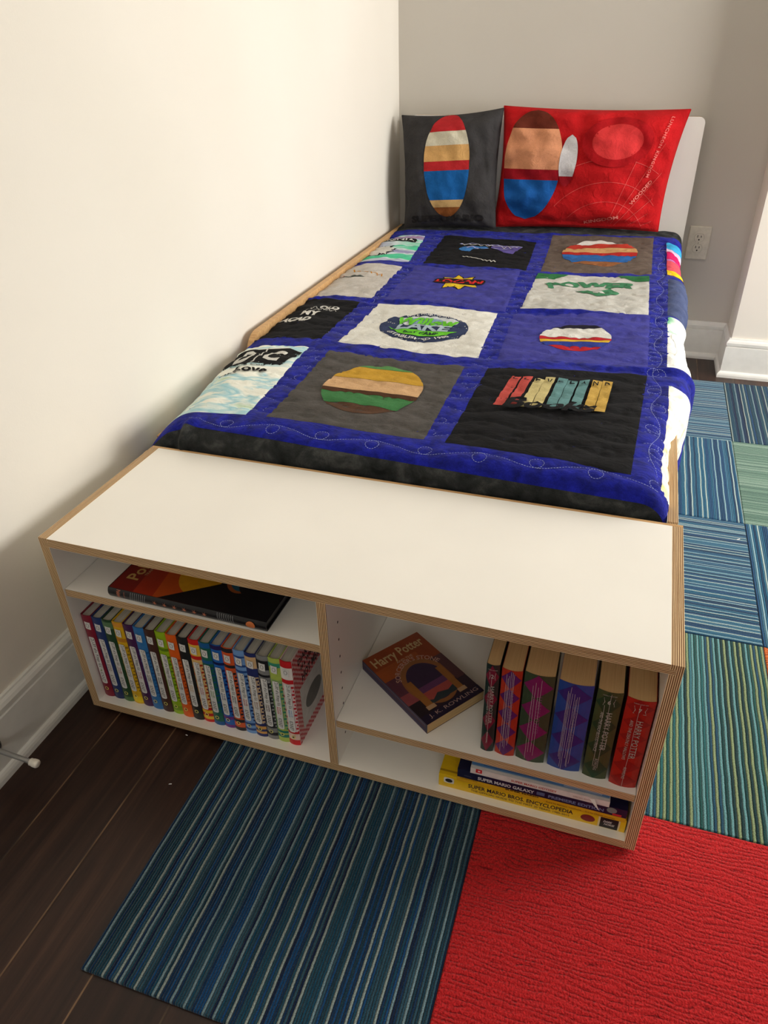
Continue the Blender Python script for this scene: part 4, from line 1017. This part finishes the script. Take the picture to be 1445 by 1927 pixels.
# third row -------------------------------------------------
pr = [(burst(0.178, 0.235, 0.085, 0.092, 8, 0.55, 0.25, 0.2), ink((34, 30, 32))), (burst(0.178, 0.235, 0.078, 0.084, 8, 0.55, 0.2, 0.2), ink((232, 196, 50)))]
pr.append((rrect(0.098, 0.203, 0.258, 0.267, 0.012), ink((34, 30, 32)))); pr.append((text2('LOGAN', 0.178, 0.235, 0.148, 0.050, 0.035), ink((214, 48, 44))))
patch([(0.212, 1.264), (0.574, 1.262), (0.551, 1.660), (0.193, 1.676)], M_PUR, pr, W1, H1, 'violet blue panel with a red name on a yellow starburst')
GRI = ink((72, 134, 96))
pr = [(poly([(0, 0.40), (0, 0.33), (0.05, 0.345), (0.10, 0.40)]), ink((52, 116, 70))), (poly([(0.25, 0.40), (0.30, 0.345), (0.35, 0.33), (0.35, 0.40)]), ink((52, 116, 70))),
      (arc_bend(xf(text2('POWER', 0, 0, 1.0, 1.0, 0.06), lambda a, q: (a*0.72, q*0.055)), 0.178, -0.07, 0.38, 0.36), GRI),
      (poly([(0.13, 0.225), (0.17, 0.228), (0.2, 0.21), (0.235, 0.235), (0.265, 0.20), (0.235, 0.165), (0.20, 0.165), (0.17, 0.195)]), GRI), (ell(0.205, 0.20, 0.018, 0.013), M_OAT)]
patch([(0.612, 1.277), (0.959, 1.323), (0.952, 1.709), (0.61, 1.65)], M_OAT, pr, W1, H1, 'oatmeal panel with green corners and green POWER lettering')
OR_ = ink((206, 140, 50))
pr = [(stroke([(0.17+0.01*j+0.003*math.sin(j*3), 0.30-0.003*j+0.012*math.cos(j*2.4)) for j in range(15)], 0.006), OR_), (poly([(0.14, 0.235), (0.20, 0.24), (0.245, 0.23), (0.20, 0.205)]), ink((90, 96, 92))),
      (stroke([(0.11+0.008*j, 0.245+0.008*math.cos(j*2.6)) for j in range(6)], 0.004), ink((190, 90, 70))), (stroke([(0.11+0.008*j, 0.215+0.010*math.cos(j*2.9)) for j in range(8)], 0.004), BI)]
patch([(-0.13, 1.285), (0.167, 1.283), (0.153, 1.646), (-0.13, 1.66)], fabric('light_grey_cotton', (206, 200, 192), 0.07, sheen=0.05), pr, W1, H1, 'light grey panel with small orange and black script beside the wall')
patch([(1.008, 1.335), (1.27, 1.345), (1.27, 1.71), (1.008, 1.70)], M_SLT, [(ring(0.03, 0.2, 0.01, 0.012, 0.001), M_SLT)], W1, H1, 'slate blue panel hanging over the right side')
# far row -------------------------------------------------
LV = ink((176, 178, 226)); PU = ink((96, 84, 150)); SB = ink((66, 128, 196))
pr = [(poly([(0.09, 0.20), (0.13, 0.18), (0.15, 0.225), (0.20, 0.235), (0.18, 0.26), (0.10, 0.25)]), SB), (poly([(0.2, 0.24), (0.25, 0.20), (0.285, 0.20), (0.31, 0.29), (0.25, 0.30), (0.2, 0.28)]), PU),
      (stroke([(0.075+0.013*j, 0.285+0.008*math.sin(j*1.9)) for j in range(19)], 0.007), LV), (stroke([(0.11+0.012*j, 0.235+0.014*math.sin(j*0.9)) for j in range(8)], 0.007), LV), (stroke([(0.20+0.010*j, 0.245-0.02*math.sin(j*0.4)) for j in range(9)], 0.007), LV),
      (stroke([(0.09+0.012*j, 0.27+0.012*math.cos(j*2.7)) for j in range(18)], 0.004), WI), (stroke([(0.12+0.0075*j, 0.10-0.0018*j+0.004*math.cos(j*2.9)) for j in range(17)], 0.004), WI)]
patch([(0.209, 1.709), (0.565, 1.698), (0.544, 2.075), (0.189, 2.088)], M_BLK, pr, W1, H1, 'black panel with a glowing blue and lilac script')
pr = banded(0.175, 0.215, 0.125, 0.14, [(0.8, (150, 96, 60)), (1.6, (48, 104, 172)), (0.6, (186, 48, 44)), (1.2, (216, 168, 112)), (1.1, (196, 64, 50)), (0.8, (226, 224, 216))])
patch([(0.613, 1.691), (0.959, 1.736), (0.955, 2.176), (0.593, 2.150)], M_BRN, pr, W1, H1, 'brown heather panel with plain red, cream and blue blocks')
M_DYE4 = tie_dye('green_lilac_dye', [(0.36, (60, 178, 130)), (0.47, (90, 196, 156)), (0.54, (206, 220, 220)), (0.62, (150, 150, 184)), (0.72, (176, 130, 160))], 3.0, (0.4, 2.6, 0.3), (0, 0.35, 0))
pr = [(burst(0.165, 0.165, 0.12, 0.085, 13, 0.62, 0.25), BI), (burst(0.16, 0.172, 0.115, 0.078, 13, 0.62, 0.25), WI), (rrect(0.155, 0.292, 0.32, 0.345, 0.01), BI), (text2('NINJA', 0.237, 0.318, 0.150, 0.036, 0.02), WI)]
patch([(-0.13, 1.70), (0.157, 1.706), (0.117, 2.070), (-0.13, 2.07)], M_DYE4, pr, W1, H1, 'green and lilac dyed panel with a white burst print near the pillows')
M_DYE5 = tie_dye('rainbow_dye', [(0.30, (240, 206, 40)), (0.40, (226, 120, 60)), (0.48, (208, 40, 100)), (0.56, (226, 150, 196)), (0.62, (216, 70, 130)), (0.70, (60, 170, 220))], 2.4, (0.3, 3.4, 0.3), (0, 0.3, 0))
pr = [(rect(0, 0, 0.35, 0.07), ink((242, 206, 36))), (rect(0, 0.07, 0.35, 0.16), ink((214, 84, 96))), (rect(0, 0.16, 0.35, 0.20), ink((204, 118, 180))), (rect(0, 0.20, 0.35, 0.28), ink((206, 30, 96))), (rect(0, 0.28, 0.35, 0.32), ink((226, 190, 214))), (rect(0, 0.32, 0.35, 0.40), ink((62, 168, 216)))]
patch([(1.006, 1.745), (1.27, 1.755), (1.27, 2.12), (1.0, 2.13)], M_DYE5, pr, W1, H1, 'rainbow dyed panel hanging over the right side near the headboard')

# ================================================================== PILLOWS
def pillow(name, label, BL, BR, TL, TR, th, mat, prints, pinch=0.05, seed=1, N_=44, back=1.0, wr=0.006, ears=0.0):
    BL, BR, TL, TR = [Vector(p) for p in (BL, BR, TL, TR)]
    org = (BL+BR)/2
    r = thing(name, label, 'pillow', org)
    nrm = (BR-BL).cross(TL-BL).normalized()     # towards the camera
    if nrm.y > 0: nrm = -nrm
    W_ = ((BR-BL).length+(TR-TL).length)/2; H_ = ((TL-BL).length+(TR-BR).length)/2
    def F(u, v, off=0.0, side=1):     # u, v in -1..1
        uu = u*(1-pinch*(1-v*v)*(abs(u)**3)); vv = v*(1-pinch*(1-u*u)*(abs(v)**3))
        a, c = (uu+1)/2, (vv+1)/2
        P_ = BL*(1-a)*(1-c)+BR*a*(1-c)+TL*(1-a)*c+TR*a*c
        e = max(0.0, (1-abs(u)**2.6))*max(0.0, (1-abs(v)**2.6)); t_ = th*e**0.48
        if side > 0 and v < 0: t_ *= 1+0.22*v
        edge = max(abs(u), abs(v))
        wn = noise.noise(Vector((u*2.2+seed, v*2.2, seed)))*wr*1.2+noise.noise(Vector((u*6+seed*3, v*5, 2.0)))*wr*0.8*(0.4+edge)
        wn += noise.noise(Vector((u*(4 if abs(v) > abs(u) else 13), v*(4 if abs(u) > abs(v) else 13), seed+9)))*wr*0.7*edge**3
        wn *= min(1.0, e*6)
        return P_+nrm*side*((t_*(1.0 if side > 0 else back))+(wn+off if side > 0 else 0))
    b = MB()
    for sd in (1, -1):
        vs = []; fs = []
        for i in range(N_+1):
            for j in range(N_+1):
                u = math.sin((i/N_*2-1)*PI/2); v = math.sin((j/N_*2-1)*PI/2); u = 0.55*u+0.45*(i/N_*2-1); v = 0.55*v+0.45*(j/N_*2-1)
                vs.append(F(u, v, 0, sd)-org)
        for i in range(N_):
            for j in range(N_):
                q = (i*(N_+1)+j, (i+1)*(N_+1)+j, (i+1)*(N_+1)+j+1, i*(N_+1)+j+1); fs.append(q if sd > 0 else tuple(reversed(q)))
        b.mesh(vs, fs, mat)
    for q, (p2, m) in enumerate(prints):
        p2 = cut(p2, 0.008)
        b.mesh([F(x/W_*2-1, y/H_*2-1, 0.0012+0.0003*q)-org for x, y in p2[0]], p2[1], m)
    b.build('pillow_cover', r, smooth=True, merge=False)
    b = MB()   # seam piping
    ringp = []
    for k in range(121):
        f = k/120*4; sd = int(f) % 4; g_ = (f-int(f))*2-1
        u, v = [(g_, -1), (1, g_), (-g_, 1), (-1, -g_)][sd]; ringp.append(F(u, v, 0, 1)-org)
    for k in range(len(ringp)-1):
        a, c = ringp[k], ringp[k+1]; rr = 0.0016
        d = (c-a).normalized(); p1 = nrm*rr; p2_ = d.cross(nrm).normalized()*rr
        cs = [p1, p2_, -p1, -p2_]
        for j in range(4): b.face([a+cs[j], c+cs[j], c+cs[(j+1) % 4], a+cs[(j+1) % 4]], mat)
    b.build('seam', r, smooth=True)
    return r
M_CH = fabric('charcoal_pillow_cotton', (62, 60, 60), 0.12, sheen=0.1, scale=14)
M_RED = fabric('red_pillow_satin', (200, 26, 30), 0.10, sheen=0.1, scale=8, wr=1.4)
Wp, Hp = 0.375, 0.44
TN = ink((92, 90, 88)); cI = lambda c: ink(c)
# plain overlapping discs and bars in the colours of the original print
pr = [(text2('SUPER MARIO', 0.19, 0.035, 0.30, 0.028, 0.06), fabric('charcoal_tonal_ink', (40, 38, 38), 0.05)),
      ]+banded(0.195, 0.225, 0.088, 0.185, [(0.7, (140, 82, 40)), (0.5, (206, 168, 112)), (1.9, (28, 98, 168)), (0.6, (190, 44, 48)), (1.0, (214, 166, 104)), (0.9, (214, 206, 182)), (1.3, (190, 44, 48))])
pillow('throw_pillow', 'square charcoal throw pillow standing upright in the corner by the left wall', (0.002, 2.175, 0.476), (0.372, 2.165, 0.500), (-0.028, 2.250, 0.876), (0.362, 2.245, 0.902), 0.080, M_CH, pr, 0.06, 1, back=0.3, wr=0.010)
Wr, Hr = 0.625, 0.43
PK = ink((226, 96, 92)); pr = []
for j in range(7):
    a = 0.30+0.17*j; pr.append((stroke([(0.42+r_*math.cos(a), -0.05+r_*0.95*math.sin(a)) for r_ in [0.08+0.04*q for q in range(9)] if 0.22 < 0.42+r_*math.cos(a) < 0.6 and 0.01 < -0.05+r_*0.95*math.sin(a) < 0.41], 0.0012), PK))
for rr in (0.16, 0.23, 0.31): pr.append((stroke([(0.42+rr*math.cos(a), -0.05+rr*0.95*math.sin(a)) for a in [0.45+0.05*q for q in range(42)] if 0.22 < 0.42+rr*math.cos(a) < 0.6 and -0.05+rr*0.95*math.sin(a) > 0.012], 0.0012), PK))
pr += [(text2('KINGDOM', 0.415, 0.035, 0.125, 0.013, 0.02, 0, 0.22), cI((232, 130, 120))), (text2('WOODED', 0.538, 0.135, 0.10, 0.013, 0.02, 0, 0.95), cI((232, 130, 120))), (text2('LUNCHEON KINGDOM', 0.565, 0.285, 0.20, 0.011, 0.02, 0, -PI/2-0.18, space=1.2), cI((232, 120, 112)))]
pr += banded(0.128, 0.215, 0.112, 0.185, [(2.0, (28, 92, 166)), (0.5, (160, 22, 34)), (1.9, (222, 152, 112)), (0.9, (104, 44, 30))])+banded(0.262, 0.235, 0.030, 0.085, [(0.5, (160, 22, 34)), (2.0, (212, 208, 208))])
pr += [(ell(0.42, 0.30, 0.12, 0.082), cI((174, 20, 26))), (ell(0.42, 0.30, 0.085, 0.058), cI((214, 56, 56)))]
pillow('printed_pillow', 'large red pillow with a printed cover leaning on the white headboard', (0.352, 2.215, 0.496), (0.966, 2.215, 0.506), (0.360, 2.262, 0.908), (1.006, 2.266, 0.899), 0.082, M_RED, pr, 0.045, 4, back=0.25, wr=0.016)

# ================================================================== OUTLET AND DOOR STOP
M_PLATE = plain('outlet_plastic', (214, 208, 192), 0.35, 0.4)
ol = thing('power_outlet', 'white double power outlet on the back wall to the right of the bed', 'outlet', (1.121, WY, 0.446))
def face_box(b, x0, x1, z0, z1, d, m, bev=0.002):
    pts_o = rrect(x0, z0, x1, z1, 0.003, 3)[0]; pts_i = rrect(x0+bev, z0+bev, x1-bev, z1-bev, 0.003, 3)[0]; n = len(pts_o)
    for i in range(n):
        j = (i+1) % n
        b.face([(pts_o[i][0], -0.0002, pts_o[i][1]), (pts_o[j][0], -0.0002, pts_o[j][1]), (pts_o[j][0], -d+bev*0.6, pts_o[j][1]), (pts_o[i][0], -d+bev*0.6, pts_o[i][1])], m)
        b.face([(pts_o[i][0], -d+bev*0.6, pts_o[i][1]), (pts_o[j][0], -d+bev*0.6, pts_o[j][1]), (pts_i[j][0], -d, pts_i[j][1]), (pts_i[i][0], -d, pts_i[i][1])], m)
    b.mesh([(x, -d, z) for x, z in pts_i], [tuple(range(n))], m)
b = MB(); face_box(b, -0.0395, 0.0395, -0.0605, 0.0605, 0.006, M_PLATE, 0.003); b.build('faceplate', ol)
M_SLOT = plain('outlet_slot', (24, 22, 20), 0.8)
for zc in (0.0195, -0.0195):
    b = MB(); n = 28; pts = []
    for k in range(n):
        a = 2*PI*k/n; x = 0.0172*math.cos(a); z = 0.0172*math.sin(a); z = max(min(z, 0.0145), -0.0145); pts.append((x, z+zc))
    dk = plain('outlet_shadow_gap', (150, 144, 130), 0.6)
    b.mesh([(x*1.05, -0.0062, (z-zc)*1.05+zc) for x, z in pts], [tuple(range(n))], dk); 
    b.mesh([(x, -0.0078, z) for x, z in pts]+[(x, -0.006, z) for x, z in pts], [tuple(range(n))]+[(k, (k+1) % n, n+(k+1) % n, n+k) for k in range(n)], M_PLATE)
    for sx, hh in ((-0.0062, 0.0045), (0.0062, 0.0037)): b.mesh([(sx-0.0012, -0.008, zc+0.001), (sx+0.0012, -0.008, zc+0.001), (sx+0.0012, -0.008, zc+0.001+2*hh), (sx-0.0012, -0.008, zc+0.001+2*hh)], [(0, 1, 2, 3)], M_SLOT)
    p2 = ell(0, zc-0.0068, 0.0026, 0.0028, 14); b.mesh([(x, -0.008, z) for x, z in p2[0]], p2[1], M_SLOT)
    b.build('receptacle', ol)
b = MB(); b.lathe([(0.003, 0), (0.003, 0.0006), (0.0015, 0.0012)], (0, -0.006, 0), (0, -1, 0), plain('screw_cream', (190, 184, 168), 0.4), 12); b.build('screw', ol)

ds = thing('door_stop', 'metal door stop rod with a white rubber tip screwed to the left baseboard', 'door stop', (WX+0.012, -0.188, 0.079))
ax = Vector((0.083, 0.002, -0.010)).normalized()
b = MB(); b.lathe([(0.0165, 0), (0.0165, 0.002), (0.013, 0.006), (0.007, 0.009)], (0, 0, 0), (1, 0, 0), plain('door_stop_black', (18, 17, 18), 0.35, 0.5), 28); b.build('base', ds)
b = MB(); b.lathe([(0.0048, 0.004), (0.0046, 0.040), (0.0044, 0.078)], (0, 0, 0), ax, plain('brushed_nickel', (170, 170, 168), 0.38, 0.5, 0.85), 20); b.build('rod', ds)
b = MB(); b.lathe([(0.0058, 0.076), (0.0066, 0.077), (0.0066, 0.0795), (0.0060, 0.0805), (0.0072, 0.082), (0.0076, 0.086), (0.0074, 0.090), (0.0060, 0.0925), (0.0045, 0.0932)], (0, 0, 0), ax, plain('white_rubber', (226, 220, 206), 0.6), 24); b.build('rubber_tip', ds, smooth=True)

# small scraps the photograph shows lying about
M_SCRAP = plain('white_scrap', (232, 230, 228), 0.8)
def scrap(x, y, z, s_, label, rz):
    b = MB(); b.mesh([(-s_, -s_*0.3, 0.0004), (s_, -s_*0.2, 0.0012), (s_*0.9, s_*0.35, 0.0016), (-s_*0.8, s_*0.3, 0.0006), (0, 0.0, 0.0022)], [(0, 1, 4), (1, 2, 4), (2, 3, 4), (3, 0, 4), (0, 3, 2, 1)], M_SCRAP)
    o = b.build('paper_scrap'); o.location = (x, y, z); o.rotation_euler = (0, 0, rz); tag(o, label, 'scrap', 'tiny white scraps on the floor')
scrap(1.268, 0.985, TZ, 0.005, 'tiny white scrap lying on the blue crosswise striped carpet tile', 0.5)
scrap(0.213, -0.005, 0.0001, 0.003, 'tiny white crumb on the dark floor just in front of the bookcase', -0.3)
scrap(0.243, -0.112, 0.0001, 0.003, 'tiny white crumb on the dark floorboards beside the dark blue carpet tile', 0.2)
